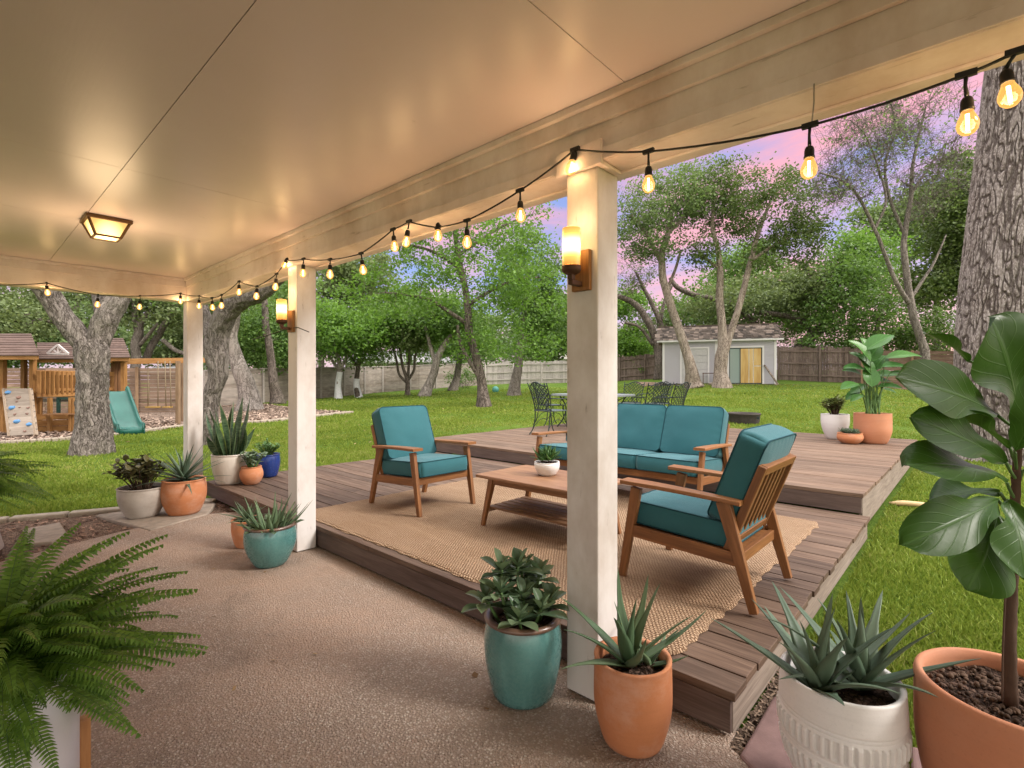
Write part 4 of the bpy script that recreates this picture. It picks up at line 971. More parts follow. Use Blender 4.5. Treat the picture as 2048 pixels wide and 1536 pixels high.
# --- terracotta aloe by the nearest post
c = B(1265, 1478, 0); t = pot('bleached clay pot of green aloe at the foot of the nearest post', c, prof_round(.144, .315, .108, .55, th=.018, rl=.141, lip=.002), terra2, .115, .275)
lf = MB(); random.seed(3)
rosette(lf, c+(-.01, .01, .275), 13, .37, .052, .012, .25, 1.45, .28, .2, .6); rosette(lf, c+(.05, -.04, .27), 7, .20, .034, .009, .1, 1.2, .4); lf.build('foliage', aloe_m, t)
# --- white ribbed planter
def ribs(a, z):
    z = z/1.14
    return .0055*((z > .215)*(z < .262)+(z > .135)*(z < .185))*np.sign(np.sin(a*46))*1.0-.004*((np.abs(z-.205) < .004)+(np.abs(z-.272) < .004)+(np.abs(z-.195) < .003)+(np.abs(z-.125) < .004)+(np.abs(z-.282) < .003))
c = np.array([1.868, .312, .012]); zs = np.linspace(.0, .36, 110); pr = [(.0, .0), (.085, 0)]+[(.095+(.172-.095)*math.sin(min(1, z/.25)*PI/2)-.006*max(0, (z-.25)/.11)**2, z*1.14) for z in zs]+[(.166, .417), (.157, .418), (.150, .413), (.143, .35), (.138, .24)]
t = pot('white planter with ribbed bands holding two grey green aloes', c, pr, white_g, .142, .365, disp=ribs, n=368)
lf = MB(); random.seed(14); rosette(lf, c+(-.055, .05, .365), 13, .37, .056, .013, .42, 1.45, .30, .3, 1.0); rosette(lf, c+(.055, -.045, .365), 14, .37, .054, .013, .38, 1.45, .38, .3, .2); lf.build('foliage', agave_m, t)
# --- big terracotta with fiddle leaf fig
c = np.array([1.985, -.085, 0]); fc = c
pr = [(.0, .0), (.14, 0), (.150, .01)]+[(.150+(.225-.150)*math.sin(min(1, z/.36)*PI/2), z) for z in np.linspace(.02, .46, 24)]+[(.226, .478), (.223, .490), (.215, .496), (.205, .492), (.200, .47), (.196, .40)]
t = pot('big clay pot of fiddle leaf fig at the right edge', c, pr, terra3, .198, .445, n=72)
_m = MB(); a = RNG.random(420)*2*PI; r = .185*np.sqrt(RNG.random(420))
for k in range(420): _m.sphere(c+np.array([math.cos(a[k])*r[k], math.sin(a[k])*r[k], .452]), .004+.009*random.random()**2, 6, 4, (1, random.uniform(.6, 1), random.uniform(.5, .9)))
_m.build('soil', m_chip('soil_clod', (.035, .022, .015), (.13, .085, .06)), t)['kind'] = 'stuff'
tk = catmull([at(2022, 1405, 1.40), at(2020, 1260, 1.41), at(2026, 1120, 1.42), at(2030, 1010, 1.42), at(2034, 930, 1.42), at(2042, 850, 1.42), at(2050, 760, 1.42)], 8); tk[0, 2] = .44
b = MB(); b.tube(tk, np.linspace(.0155, .007, len(tk)), 14, disp=lambda a, l, r: 1+.10*np.sin(a*3+l*60)*np.sin(l*37)+.08*np.sin(l*140)); b.build('trunk', stem_m, t)
b = MB(); sk = catmull([at(2004, 1400, 1.385), at(2006, 1290, 1.40), at(2012, 1160, 1.405)], 6); b.tube(sk, .0022, 6); b.build('stake', stem_m, t)
lf, st = MB(), MB(); random.seed(4)
def fig(bu, bv, bd, tu, tv, td, wpx, upm, bend=.3, fold=.12, seed=0):
    p, q = at(bu, bv, bd), at(tu, tv, td); L = np.linalg.norm(q-p)*1.06; d = q-p; mid = tk[np.argmin(np.abs(tk[:, 2]-p[2]+.05))]
    st.tube(catmull([mid, (mid+p)/2+np.array([0, 0, -.004]), p], 4), .0042, 6)
    w = 1.16*wpx*((bd+td)/2)/FPX; up = np.asarray(upm, float)
    h = nrm(np.cross(nrm(d), up)); ax = np.cross(h, nrm(d)); d2 = nrm(d)*math.cos(bend/2)+ax*math.sin(bend/2)
    leaf(lf, p, d2, ax, L, w, FID, bend, fold, .055, 22, 11, 0, seed)
TC = -FW   # towards the viewer
fig(2036, 830, 1.40, 1985, 645, 1.34, 190, TC+(0, 0, .35), .25, .10, 1)
fig(1992, 828, 1.38, 1806, 758, 1.26, 112, TC*1.0+np.array([0, 0, .35]), .4, .10, 2)
fig(1938, 722, 1.56, 1852, 668, 1.52, 60, np.array([0, 0, 1.0])+TC*.3, .3, .2, 3)
fig(2020, 896, 1.40, 1866, 812, 1.36, 95, np.array([.2, 0, 1.0])+TC*.25, .35, .12, 4)
fig(2012, 925, 1.38, 1834, 838, 1.26, 88, TC*1.0+np.array([0, 0, .3]), .3, .12, 5)
fig(2014, 966, 1.40, 1822, 930, 1.26, 108, TC*.55+np.array([0, 0, .85]), .5, .12, 6)
fig(1996, 1000, 1.38, 1815, 1085, 1.24, 100, TC*.9+np.array([0, 0, .5]), .6, .12, 7)
fig(1994, 1030, 1.36, 1938, 1172, 1.29, 130, TC+np.array([0, 0, .3]), .35, .10, 8)
fig(2016, 1000, 1.36, 2052, 1155, 1.24, 120, TC+np.array([0, 0, .5]), .3, .10, 9)
fig(2030, 905, 1.37, 2085, 742, 1.28, 130, TC+np.array([0, 0, .2]), .25, .10, 10)
fig(2050, 860, 1.42, 2190, 850, 1.42, 130, TC*.5+np.array([0, 0, .9]), .5, .12, 11)
fig(2045, 940, 1.42, 2180, 1010, 1.40, 130, TC*.5+np.array([0, 0, .9]), .5, .12, 12)
fig(2000, 985, 1.46, 1862, 1000, 1.55, 110, np.array([0, 0, 1.0])+TC*.3, .4, .12, 13)
fig(2052, 770, 1.42, 2110, 640, 1.44, 120, TC+np.array([0, 0, .3]), .3, .1, 14)
st.build('leaf_stalks', gstem_m, t); lf.build('foliage', fig_m, t)
# --- three pots on the raised deck
c = B(1745, 886, UDZ); t = pot('tall clay pot of paddle leaved plant on the raised deck', c, prof_round(.255, .47, .185, .5, rl=.252, lip=.001), terra3, .235, .44)
lf, st = MB(), MB(); random.seed(17); dd = float(np.dot(c, FW))
for (u, v, L, W, e, az) in ((1752, 690, .46, .22, .75, 0.2), (1725, 712, .44, .24, 1.0, 2.6), (1790, 712, .46, .2, .35, -.2), (1738, 738, .36, .2, .9, 2.0), (1712, 745, .34, .15, .5, 2.9), (1765, 748, .34, .18, .3, .1), (1703, 768, .3, .15, .0, 3.0), (1795, 745, .34, .13, .05, -.1), (1722, 770, .3, .14, -.2, 2.8), (1775, 778, .22, .1, -.1, .2), (1745, 765, .36, .2, .6, 1.5), (1735, 700, .34, .18, 1.2, 2.2), (1757, 730, .34, .18, .8, .8), (1715, 790, .22, .1, -.2, 3.0), (1768, 770, .3, .14, .2, -.4), (1748, 712, .36, .2, 1.0, .5), (1732, 725, .36, .2, .7, 2.3), (1718, 735, .34, .17, .3, 2.7), (1780, 730, .36, .17, .2, .1), (1760, 760, .3, .16, .1, .9), (1708, 782, .26, .12, -.3, 2.9)):
    p = at(u, v, dd+random.uniform(-.15, .15)); p = p-RT*math.cos(az)*L*.35; p[2] -= .12*math.sin(max(0, e)); b0 = c+np.array([random.uniform(-.09, .09), random.uniform(-.09, .09), .44])
    st.tube(catmull([b0, b0*.45+p*.55+np.array([0, 0, .05]), p], 6), np.linspace(.011, .006, 13), 6)
    h = RT*math.cos(az)+FW*math.sin(az)*.5-FW*.35; leaf(lf, p, h*math.cos(e)+np.array([0, 0, math.sin(e)]), np.array([0, 0, 1.0])*math.cos(e)-FW*.5-h*math.sin(e)*.3, L*1.08, W*1.3, OV, .55, .16, .02, 12, 7, 0, u)
st.build('stems', gstem_m, t); lf.build('foliage', bop_m, t)
c = B(1670, 878, UDZ); t = pot('white tapered pot of bushy succulent left of the paddle leaved plant', c, prof_round(.21, .42, .12, .75, rl=.208, lip=.001), white_g, .19, .40)
st, lf = MB(), MB(); up_leafy(lf, st, c+(0, 0, .40), .25, .34, 46, .085, .036, OV, 13, 1.0, .2, .35); st.build('stems', stem_m, t); lf.build('foliage', olive_m, t)
c = B(1690, 885, UDZ); c = c-FW*.12; t = pot('low clay bowl of small rosettes between two taller pots', c, prof_round(.18, .165, .11, .6, rl=.165), terra, .15, .15)
lf = MB(); random.seed(8)
for k in range(9):
    a = k*2.4; r = .115*math.sqrt((k+.3)/9); q = c+np.array([math.cos(a)*r, math.sin(a)*r, .155+random.uniform(0, .03)]); rosette(lf, q, 14, random.uniform(.06, .11), .035, .008, .0, 1.4, -.3)
lf.build('foliage', sage_m, t)
# --- bowl on the coffee table
c = B(1094, 950, .60); t = pot('small white bowl of green succulents on the coffee table', c, prof_round(.10, .105, .062, .75, rl=.098, lip=.001), white_g, .085, .095)
lf = MB(); random.seed(2)
for k in range(9):
    a = k*2.4; r = .062*math.sqrt((k+.3)/9); q = c+np.array([math.cos(a)*r, math.sin(a)*r, .10+random.uniform(0, .03)]); rosette(lf, q+(0, 0, .02), 14, random.uniform(.07, .11), .032, .007, .0, 1.45, -.35)
lf.build('foliage', green_m, t)
# --- ferns
fern_m = m_leaf('fern_leaf', (.055, .135, .020), (.20, .35, .055), .5, .22, 0)
def fern(b, st, c, n, L, e0, e1, az=None, W=.07, droop=1.9):
    for k in range(n):
        a = k*2.39996+random.uniform(-.2, .2) if az is None else random.uniform(*az); f = random.random(); e = e0+(e1-e0)*f; l = L*random.uniform(.7, 1.1); N = 34
        d = np.array([math.cos(a)*math.cos(e), math.sin(a)*math.cos(e), math.sin(e)]); side = nrm(np.cross(d, (0, 0, 1))); p = np.asarray(c)+d*.02; path = [p]; dv = d; bend = droop*random.uniform(.55, 1.1)*(.4+.6*max(.2, e))
        for i in range(N):
            q = -bend/N; dv = dv*math.cos(q)+np.cross(side, dv)*math.sin(q); p = p+dv*l/N; path.append(p)
        path = np.array(path); st.tube(path[::3], np.linspace(.0022, .0007, len(path[::3])), 4); Q = []
        roll = random.uniform(-.5, .5)
        for i in range(3, N+1):
            s = i/N; w = W*min(1, s*4)*(1-s**2.2)*.92+.004; tg = nrm(path[i]-path[i-1]); u = np.cross(side, tg); sd = side*math.cos(roll)+u*math.sin(roll); u2 = np.cross(sd, tg)
            for sg in (-1, 1):
                o = nrm(sd*sg+tg*.32-u2*random.uniform(.05, .3)); wd = l/N*.46
                r0 = path[i]; m1 = r0+o*w*.55+u2*.004; t1 = r0+o*w-u2*.006
                Q.append([r0-tg*wd*.8, r0+tg*wd*.8, m1+tg*wd*.9, m1-tg*wd*.9]); Q.append([m1-tg*wd*.9, m1+tg*wd*.9, t1+tg*wd*.25, t1-tg*wd*.1])
        b.quads(np.array(Q), smooth=False)
c = gz(38, 1700, 0); c = FW*1.42+RT*(1.42*(-2-U0)/FPX); t = thing('fern_planter', 'white cylinder planter on wooden legs with large fern, bottom left corner', 'potted plant', c)
b = MB(); b.lathe([(0, .17), (.165, .17), (.172, .178), (.172, .515), (.166, .52), (.158, .515), (.156, .44)], 48, c); b.build('pot', m_flat('white_gloss', (.72, .72, .73), .35, .5, 0, .1, 0), t)
for k in range(4):
    la = RT*.80-FW*.60; a = math.atan2(la[1], la[0])+k*PI/2; q = c+np.array([math.cos(a), math.sin(a), 0])*.186; b = MB(); b.bar(q, q+np.array([0, 0, .31]), .034, .030, up=(math.cos(a), math.sin(a), 0)); b.build('leg', m_wood('pine_leg', (.32, .14, .045), (.46, .22, .08), (.55, .30, .13), .45, .4, .1, .4), t, bevel=.006)
soil_disc(.15, .485, c, 3).build('soil', soil_m, t)
lf, st = MB(), MB(); random.seed(31); fern(lf, st, c+(0, 0, .53), 170, .46, .15, 1.52, None, .050, 1.35); fern(lf, st, c+(.0, 0, .52), 60, .36, -.35, .5, None, .046, 1.3); st.build('fern_stalks', gstem_m, t); lf.build('fronds', fern_m, t)
c = gz(-105, 1128, 0); t = thing('fern_planter', 'pale flared planter of fern at the left frame edge', 'potted plant', c)
b = MB(); b.lathe([(0, .06), (.29, .06), (.295, .07), (.20, .50), (.195, .51), (.18, .50)], 48, c); b.build('pot', m_clay('pale_planter', (.50, .44, .39), (.42, .36, .31), .4, .7), t)
b = MB(); b.lathe([(0, 0), (.27, 0), (.285, .01), (.285, .059), (0, .0595)], 48, c); b.build('plinth', stem_m, t)
soil_disc(.185, .46, c, 5).build('soil', soil_m, t)
lf, st = MB(), MB(); random.seed(33); fern(lf, st, c+(0, 0, .52), 110, .60, .0, 1.35, None, .075); st.build('fern_stalks', gstem_m, t); lf.build('fronds', fern_m, t)
# ================================================================== TREES
bark_grey = m_bark('bark_grey', (.135, .112, .095), (.275, .24, .21), 17, 1); bark_pale = m_bark('bark_pale', (.21, .178, .152), (.39, .345, .31), 12, 0); bark_dark = m_bark('bark_dark', (.085, .068, .056), (.20, .165, .14), 12, 1)
bark_tan = m_bark('bark_tan', (.20, .155, .12), (.40, .335, .28), 12, 0)
lf_fresh = m_leaf('leaf_fresh', (0.052, 0.121, 0.021), (0.190, 0.333, 0.057), .5, .42, 0); lf_olive = m_leaf('leaf_olive', (0.067, 0.106, 0.037), (0.230, 0.287, 0.121), .55, .32, 0)
lf_dark = m_leaf('leaf_dark', (0.039, 0.076, 0.018), (0.161, 0.218, 0.067), .5, .3, 0); lf_grey = m_leaf('leaf_grey', (0.063, 0.110, 0.039), (0.230, 0.316, 0.121), .6, .32, 0); lf_mid = m_leaf('leaf_mid', (0.055, 0.121, 0.028), (0.184, 0.299, 0.075), .5, .36, 0)
def leaf_quads(c, L, up=.35):
    n = len(c); a = RNG.normal(size=(n, 3)); a[:, 2] *= .7; a /= np.linalg.norm(a, axis=1)[:, None]; q = RNG.normal(size=(n, 3)); q[:, 2] += up*2
    s = np.cross(a, q); s /= np.maximum(np.linalg.norm(s, axis=1), 1e-6)[:, None]; l = L*(.55+.8*RNG.random(n))[:, None]; w = l*(.26+.14*RNG.random(n))[:, None]
    return np.stack([c-a*l*.5, c+s*w-a*l*.05, c+a*l*.5, c-s*w-a*l*.05], 1)
def tree(name, label, limbs, blobs, bark, leafm, natt=120, per=90, ls=.16, sig=.42, group=None, cat='tree', flare=1.0, sides=12, bare=False, twig=1.0, seed=0, disp=None, fine=8, hang=0.0, wash=0):
    """limbs: lists of (u, v, depth, half width in photo px); blobs: (u, v, rx, ry, depth, depth radius m)"""
    rng = np.random.default_rng(seed+101)
    W = []
    for L in limbs:
        P = np.array([np.r_[at(u, v, d), r*d/FPX/math.sqrt(1+((u-U0)/FPX)**2)] for u, v, d, r in L]); W.append(P)
    base = W[0][0].copy(); base[2] = float(ground_z(base[0], base[1])); W[0][0][2] = base[2]-.08
    t = thing(name, label, cat, base[:3], group=group)
    b = MB(); nodes = []
    for k, P in enumerate(W):
        S = catmull(P, fine); 
        if k == 0: 
            h = S[:, 2]-base[2]; S[:, 3] *= 1+.45*flare*np.exp(-np.clip(h, 0, None)/(.35+S[0, 3]))
        jit = (vnoise(np.c_[S[:, :3]*1.7])[:, None]-.5)*S[:, 3:]*.5; S[:, :2] += jit
        b.tube(S[:, :3], S[:, 3], sides, disp=disp); m = len(S)
        lo = int(m*(.45 if k == 0 else .2)); nodes += [(S[i, :3], S[i, 3]) for i in range(lo, m)]
    NP = np.array([n[0] for n in nodes]); NR = np.array([n[1] for n in nodes])
    att = []
    tot = sum(q[2]*q[3] for q in blobs) or 1
    for (u, v, rx, ry, d, rz) in blobs:
        n = max(3, int(natt*rx*ry/tot)); c = at(u, v, d); a = rng.normal(size=(n, 3)); a /= np.linalg.norm(a, axis=1)[:, None]; r = rng.random(n)**(1/2.4); e = a*r[:, None]
        att.append(c+e[:, :1]*RT*rx*d/FPX+e[:, 1:2]*np.array([0, 0, 1.0])*ry*d/FPX+e[:, 2:]*FW*rz)
    tips = []
    if att:
        A = np.vstack(att); D = np.array([np.min(np.linalg.norm(NP-a, axis=1)) for a in A]); cap = 4000
        for i in np.argsort(D):
            a = A[i]; dv = a-NP; ds = np.linalg.norm(dv, axis=1)+.7*np.clip(NP[:, 2]-a[2], 0, None); j = int(np.argmin(ds)); p0 = NP[j]; L = np.linalg.norm(a-p0)
            if L < .05: continue
            r0 = min(NR[j]*.62, .010+.016*L)*twig; mid = (p0+a)/2+np.array([0, 0, .10*L])+rng.normal(size=3)*.10*L; m2 = p0*.75+a*.25+rng.normal(size=3)*.05*L
            S = catmull(np.array([p0, m2, mid, a]), 3); b.tube(S, np.linspace(r0, max(.005, r0*.25), len(S)), 5 if r0 < .04 else 7, cap=False)
            NP = np.vstack([NP, S[3:]]); NR = np.concatenate([NR, np.linspace(r0, max(.006, r0*.3), len(S))[3:]]); tips.append(S)
            if bare:
                for _ in range(5):
                    f = rng.integers(3, len(S)); q = S[f]; e = q+rng.normal(size=3)*.5+np.array([0, 0, .35]); b.tube(np.array([q, (q+e)/2+rng.normal(size=3)*.07, e]), [r0*.4+.004, .006, .004], 4, cap=False)
                    for _ in range(2):
                        g = (q+e)/2; h = g+rng.normal(size=3)*.3+np.array([0, 0, .15]); b.tube(np.array([g, h]), [.006, .0035], 3, cap=False)
    tr = b.build('trunk', bark, t)
    if wash:
        S = catmull(W[0], 8); S[:, 3] *= 1+.45*flare*np.exp(-np.clip(S[:, 2]-base[2], 0, None)/(.35+S[0, 3])); q = S[:int(wash*len(S))]; m = MB(); m.tube(q[:, :3], q[:, 3]*1.07+.012, sides); m.build('whitewash', m_flat('whitewash', (.68, .68, .70), .85, .2, 0, .4, .4), tr)
    if tips and per:
        cs = []
        for S in tips:
            n = max(3, int(per*rng.uniform(.35, 1.5))); k = rng.integers(len(S)//2, len(S), n); s = sig*rng.uniform(.6, 1.25); q = S[k]*.35+S[-1]*.65
            o = rng.normal(size=(n, 3))*s*np.array([1, 1, .62]); o[:, 2] -= hang*np.abs(rng.normal(size=n)); cs.append(q+o)
        c = np.vstack(cs); l = MB(); l.quads(leaf_quads(c, ls)); l.build('crown', leafm, t)
    return t
# ---- big oak trunk on the right, close: real bark plates
def big_oak():
    t = thing('oak_tree', 'massive ridged oak trunk at the right edge behind the fig', 'tree', gd(2022, 8.75))
    n, m = 760, 780; zs = np.linspace(-.15, 9.6, m); a = np.arange(n)*2*PI/n
    base = np.array(t.location)
    ctr = np.array([FW*8.75+RT*(8.75*(u-U0)/FPX) for u in np.interp(zs, [0, 1, 2.1, 3.2, 4.3, 5.7, 7.5, 9.6], [2022, 2012, 2012, 2018, 2028, 2048, 2072, 2095])]); rad = np.interp(zs, [-.2, 0, .3, .8, 2.1, 3.2, 4.3, 5.7, 7.6, 9.6], [.92, .84, .74, .68, .66, .63, .585, .565, .56, .42])
    A, Z = np.meshgrid(a, zs); R0 = rad[:, None]*np.ones(n)[None]
    x, y = np.cos(A)*.85, np.sin(A)*.85
    def ridge(fx, fz, k):
        p = np.stack([x*fx+k, y*fx, Z*fz], -1); w = np.stack([vnoise(p*.7+9), vnoise(p*.7+31), vnoise(p*.7+53)], -1)-.5; q = vnoise(p+w*.9); return 1-np.abs(q*2-1)
    r1 = ridge(20, 5.0, 0); r2 = ridge(42, 12, 7); r3 = vnoise(np.stack([x*45, y*45, Z*22], -1))
    crack = np.clip((r1-.66)/.30, 0, 1)**.8; c2 = np.clip((r2-.74)/.24, 0, 1)
    d = .030*(1-crack)-.010*c2+.006*r3+.05*(vnoise(np.stack([x*1.5, y*1.5, Z*.6], -1))-.5); d += .06*np.cos(A*5+.6)*np.exp(-np.clip(Z, 0, None)/.5)
    R = R0+d; g = np.stack([ctr[:, 0][:, None]+R*np.cos(A), ctr[:, 1][:, None]+R*np.sin(A), Z], -1)
    b = MB(); gg = np.concatenate([g, g[:, :1]], 1); cm = np.concatenate([crack, crack[:, :1]], 1); cm2 = np.concatenate([c2, c2[:, :1]], 1); b.grid(gg, flip=True, uv=np.stack([cm, cm2], -1))
    mt = NT('oak_bark_near'); p = mt.coord('Object'); wv = mt.n('ShaderNodeVectorMath', operation='ADD', ins={0: mt.mapping(p, (1, 1, .3)), 1: mt.n('ShaderNodeVectorMath', operation='SCALE', ins={0: mt.n('ShaderNodeTexNoise', ins={'Vector': p, 'Scale': 4.0}).outputs['Color'], 'Scale': .12}).outputs[0]}).outputs[0]
    us = mt.n('ShaderNodeSeparateXYZ', ins={0: mt.coord('UV')}); pt = mt.math('ADD', us.outputs[0], mt.math('MULTIPLY', us.outputs[1], .45)); n1 = mt.noise(p, 22, 6, .7); n2 = mt.noise(p, 1.4, 4, .6); v = mt.voro(wv, 30, 'DISTANCE_TO_EDGE')
    col = mt.ramp(mt.math('ADD', mt.math('MULTIPLY', n1, .55), mt.math('MULTIPLY', mt.ramp(v, [(0, 0), (.25, 1)]), .45)), [(.2, (.12, .098, .083)), (.55, (.255, .222, .197)), (.85, (.40, .365, .335))])
    col = mt.mix(mt.ramp(n2, [(.42, 0), (.7, .45)]), col, (.37, .34, .315)); col = mt.mix(mt.ramp(pt, [(.15, 0), (.75, .72)]), col, (.055, .042, .035))
    mt.pbr(col, .9, mt.bump(mt.math('ADD', n1, v), .7, .012), .15); tr = b.build('trunk', mt.m, t)
    lb = MB(); cs = []; top = ctr[-1]+np.array([0, 0, 9.3])
    for q in range(7):
        a = q*.9+.3; L = 2.6+.5*(q % 3); e = top+np.array([math.cos(a)*L, math.sin(a)*L, 1.2+.6*(q % 4)]); S = catmull([top-np.array([0, 0, .8]), top*.6+e*.4+np.array([0, 0, .2]), e, e+(e-top)*.5+np.array([0, 0, .4])], 5); lb.tube(S, np.linspace(.24, .05, len(S)), 12)
        for r in range(22):
            p = S[RNG.integers(5, len(S))]; e2 = p+RNG.normal(size=3)*np.array([1, 1, .7])+np.array([0, 0, .3]); lb.tube(catmull([p, (p+e2)/2+RNG.normal(size=3)*.15, e2], 3), .02, 5); cs.append(e2+RNG.normal(size=(40, 3))*np.array([.5, .5, .35]))
    lb.build('branches', bark_grey, t); cr = MB(); cr.quads(leaf_quads(np.vstack(cs), .11)); cr.build('crown', lf_olive, t)
    return t
big_oak()
def bark_disp(sd, amp, fr):
    def f(a, l, r): return 1+amp*(vnoise(np.stack([np.cos(a)*fr*r+sd, np.sin(a)*fr*r, np.full_like(a, l*fr*.35)], -1))-.5)*2
    return f
# ---- left forked oak
tree('oak_tree', 'big forked grey oak in front of the playset', [
    [(184, 908, 9.4, 34), (184, 870, 9.4, 33), (183, 800, 9.4, 32), (184, 740, 9.4, 33), (184, 705, 9.4, 36), (182, 682, 9.4, 34)],
    [(177, 700, 9.4, 25), (148, 660, 9.35, 26), (124, 630, 9.3, 25), (102, 600, 9.2, 27), (70, 555, 9.0, 26), (10, 480, 8.8, 20)],
    [(191, 700, 9.45, 25), (205, 660, 9.5, 27), (217, 630, 9.5, 27), (231, 600, 9.6, 28), (250, 550, 9.7, 26), (280, 470, 9.9, 18)],
    [(205, 640, 9.8, 14), (196, 600, 10.1, 13), (190, 560, 10.3, 12), (180, 500, 10.5, 10)]],
    [(60, 430, 150, 60, 9, 2.0), (280, 420, 150, 60, 10, 2)], bark_grey, lf_olive, 60, 60, .09, .35, seed=1, sides=72, fine=14, disp=bark_disp(3, .09, 22))
# ---- twisted oak behind the corner post
tree('oak_tree', 'twisted leaning oak just right of the corner post', [
    [(420, 884, 10.6, 16), (420, 840, 10.6, 16), (424, 790, 10.6, 17), (436, 745, 10.6, 20), (430, 700, 10.6, 25), (436, 660, 10.6, 24), (455, 622, 10.5, 23), (482, 598, 10.3, 21), (515, 590, 10.1, 17), (545, 570, 9.9, 13), (580, 535, 9.6, 10)],
    [(432, 690, 10.7, 18), (415, 650, 10.9, 15), (404, 610, 11, 13), (396, 560, 11.2, 11)],
    [(470, 610, 10.5, 13), (480, 575, 10.6, 12), (500, 520, 10.8, 9)]],
    [(420, 470, 120, 50, 11, 2), (600, 470, 100, 40, 9.5, 1.5)], bark_grey, lf_olive, 50, 60, .09, .35, seed=2, sides=64, fine=14, disp=bark_disp(8, .12, 20))
# ---- pale leaning trunk, and the next one along the wall
tree('oak_tree', 'pale smooth trunk leaning left, right of the twisted oak', [
    [(500, 812, 21, 22), (494, 780, 21, 18), (484, 745, 21, 17), (470, 710, 21, 15), (463, 670, 21, 13), (470, 640, 21, 11), (476, 590, 21, 9), (470, 520, 21, 7)]],
    [(470, 560, 130, 60, 21, 3)], bark_pale, lf_mid, 70, 90, .15, .5, seed=3, sides=28)
tree('oak_tree', 'slim dark trunk by the stone wall left of the middle post', [
    [(556, 803, 25.5, 13), (550, 780, 25.5, 10), (544, 740, 25.5, 8.5), (540, 700, 25.5, 8), (533, 660, 25.5, 7.5), (530, 620, 25.5, 7), (524, 560, 25.5, 6)]],
    [(520, 640, 75, 70, 27, 2.5), (560, 700, 60, 45, 28, 2)], bark_dark, lf_mid, 110, 110, .16, .5, seed=4)
# ---- oaks behind the play fence
G1 = 'oaks behind the play yard fence'
tree('oak_tree', 'grey oak of spreading limbs behind the swing beam', [
    [(272, 740, 24, 11), (272, 700, 24, 11), (276, 670, 24, 11), (280, 645, 24, 8), (296, 625, 24, 6)], [(276, 668, 24, 8), (270, 640, 24, 7), (268, 610, 24, 6), (255, 560, 24, 5)], [(290, 720, 24.5, 9), (310, 680, 24.5, 8), (335, 640, 24.5, 7), (352, 610, 24.5, 6), (375, 560, 24.5, 5)], [(280, 690, 24, 5), (300, 665, 24, 4), (316, 648, 24, 3.5)], [(325, 680, 24, 5), (350, 700, 24, 5), (372, 708, 24, 4)]],
    [(330, 600, 130, 55, 25, 3), (240, 560, 120, 50, 25, 3)], bark_grey, lf_olive, 190, 110, .17, .5, G1, seed=5)
tree('oak_tree', 'dark limbed oak at the left edge above the playset roof', [
    [(-60, 760, 22, 14), (-40, 690, 22, 13), (-10, 660, 22, 10), (40, 655, 22, 7), (80, 640, 22, 5), (105, 645, 22, 3.5)], [(-40, 690, 22, 9), (-60, 620, 22, 8), (-80, 540, 22, 6)], [(20, 655, 22, 5), (50, 632, 22, 4), (90, 628, 22, 3)]],
    [(40, 640, 90, 36, 22, 2), (-20, 590, 120, 50, 23, 3)], bark_dark, lf_olive, 150, 100, .15, .42, G1, seed=6)
tree('leafy_tree', 'pale olive tree filling the gap behind the forked oak', [[(150, 730, 34, 8), (155, 690, 34, 7), (150, 640, 34, 6), (160, 580, 34, 5)]],
    [(120, 640, 160, 60, 35, 4), (230, 690, 120, 40, 36, 3)], bark_grey, lf_grey, 170, 120, .24, .7, G1, seed=7)
tree('leafy_tree', 'olive tree behind the fence at the left edge', [[(-20, 740, 30, 8), (-15, 690, 30, 7), (10, 640, 30, 5)]], [(20, 700, 110, 36, 31, 3), (60, 660, 90, 30, 32, 3)], bark_grey, lf_grey, 130, 110, .2, .55, G1, seed=8)
# ---- along the stone wall
tree('leafy_tree', 'bright green small tree, left of two whitewashed trunks', [[(677, 794, 29, 6), (676, 770, 29, 5), (680, 735, 29, 5), (672, 700, 29, 4), (660, 665, 29, 3)], [(680, 740, 29, 3.5), (700, 705, 29, 3), (720, 680, 29, 2.5)], [(678, 740, 29, 3), (650, 700, 29, 2.5)]],
    [(700, 668, 85, 40, 28.5, 2.4), (655, 640, 60, 40, 29, 2.2), (760, 640, 60, 40, 29, 2)], bark_pale, lf_fresh, 210, 85, .17, .45, None, seed=9, wash=.46)
tree('leafy_tree', 'thin second whitewashed trunk by the stone wall', [[(718, 793, 30, 5.5), (713, 770, 30, 5), (716, 735, 30, 4.5), (722, 700, 30, 3.5)], [(716, 735, 30, 3), (700, 712, 30, 2.5), (690, 700, 30, 2)]], [(725, 700, 60, 28, 30, 2)], bark_dark, lf_grey, 70, 60, .15, .5, seed=10, wash=.5)
# whitewash bands
tree('multistem_tree', 'fan of thin dark stems with open crown before the stone wall', [[(815, 786, 30.5, 4.5), (815, 770, 30.5, 4), (814, 758, 30.5, 3.5), (806, 735, 30.5, 3), (800, 700, 30.5, 2.5), (795, 660, 30.5, 2)], [(813, 765, 30.5, 3), (798, 748, 30.5, 2.5), (793, 720, 30.5, 2.4), (785, 690, 30.5, 2)], [(815, 762, 30.5, 3), (828, 740, 30.5, 2.6), (830, 715, 30.5, 2.4), (842, 680, 30.5, 2)], [(815, 758, 30.5, 2.6), (818, 725, 30.5, 2.4), (820, 690, 30.5, 2)]],
    [(815, 660, 70, 42, 30.5, 2)], bark_dark, lf_olive, 130, 75, .17, .42, seed=11)
tree('leafy_tree', 'grey mottled trunk leaning right before the stone wall', [[(848, 792, 29, 10), (858, 770, 29, 8.5), (868, 745, 29, 8), (876, 715, 29, 7), (895, 680, 29, 5), (925, 650, 29, 4)], [(872, 730, 29, 5), (860, 690, 29, 4), (850, 650, 29, 3)]], [(880, 640, 85, 45, 29.5, 2.5)], bark_pale, lf_mid, 120, 90, .18, .45, seed=12)
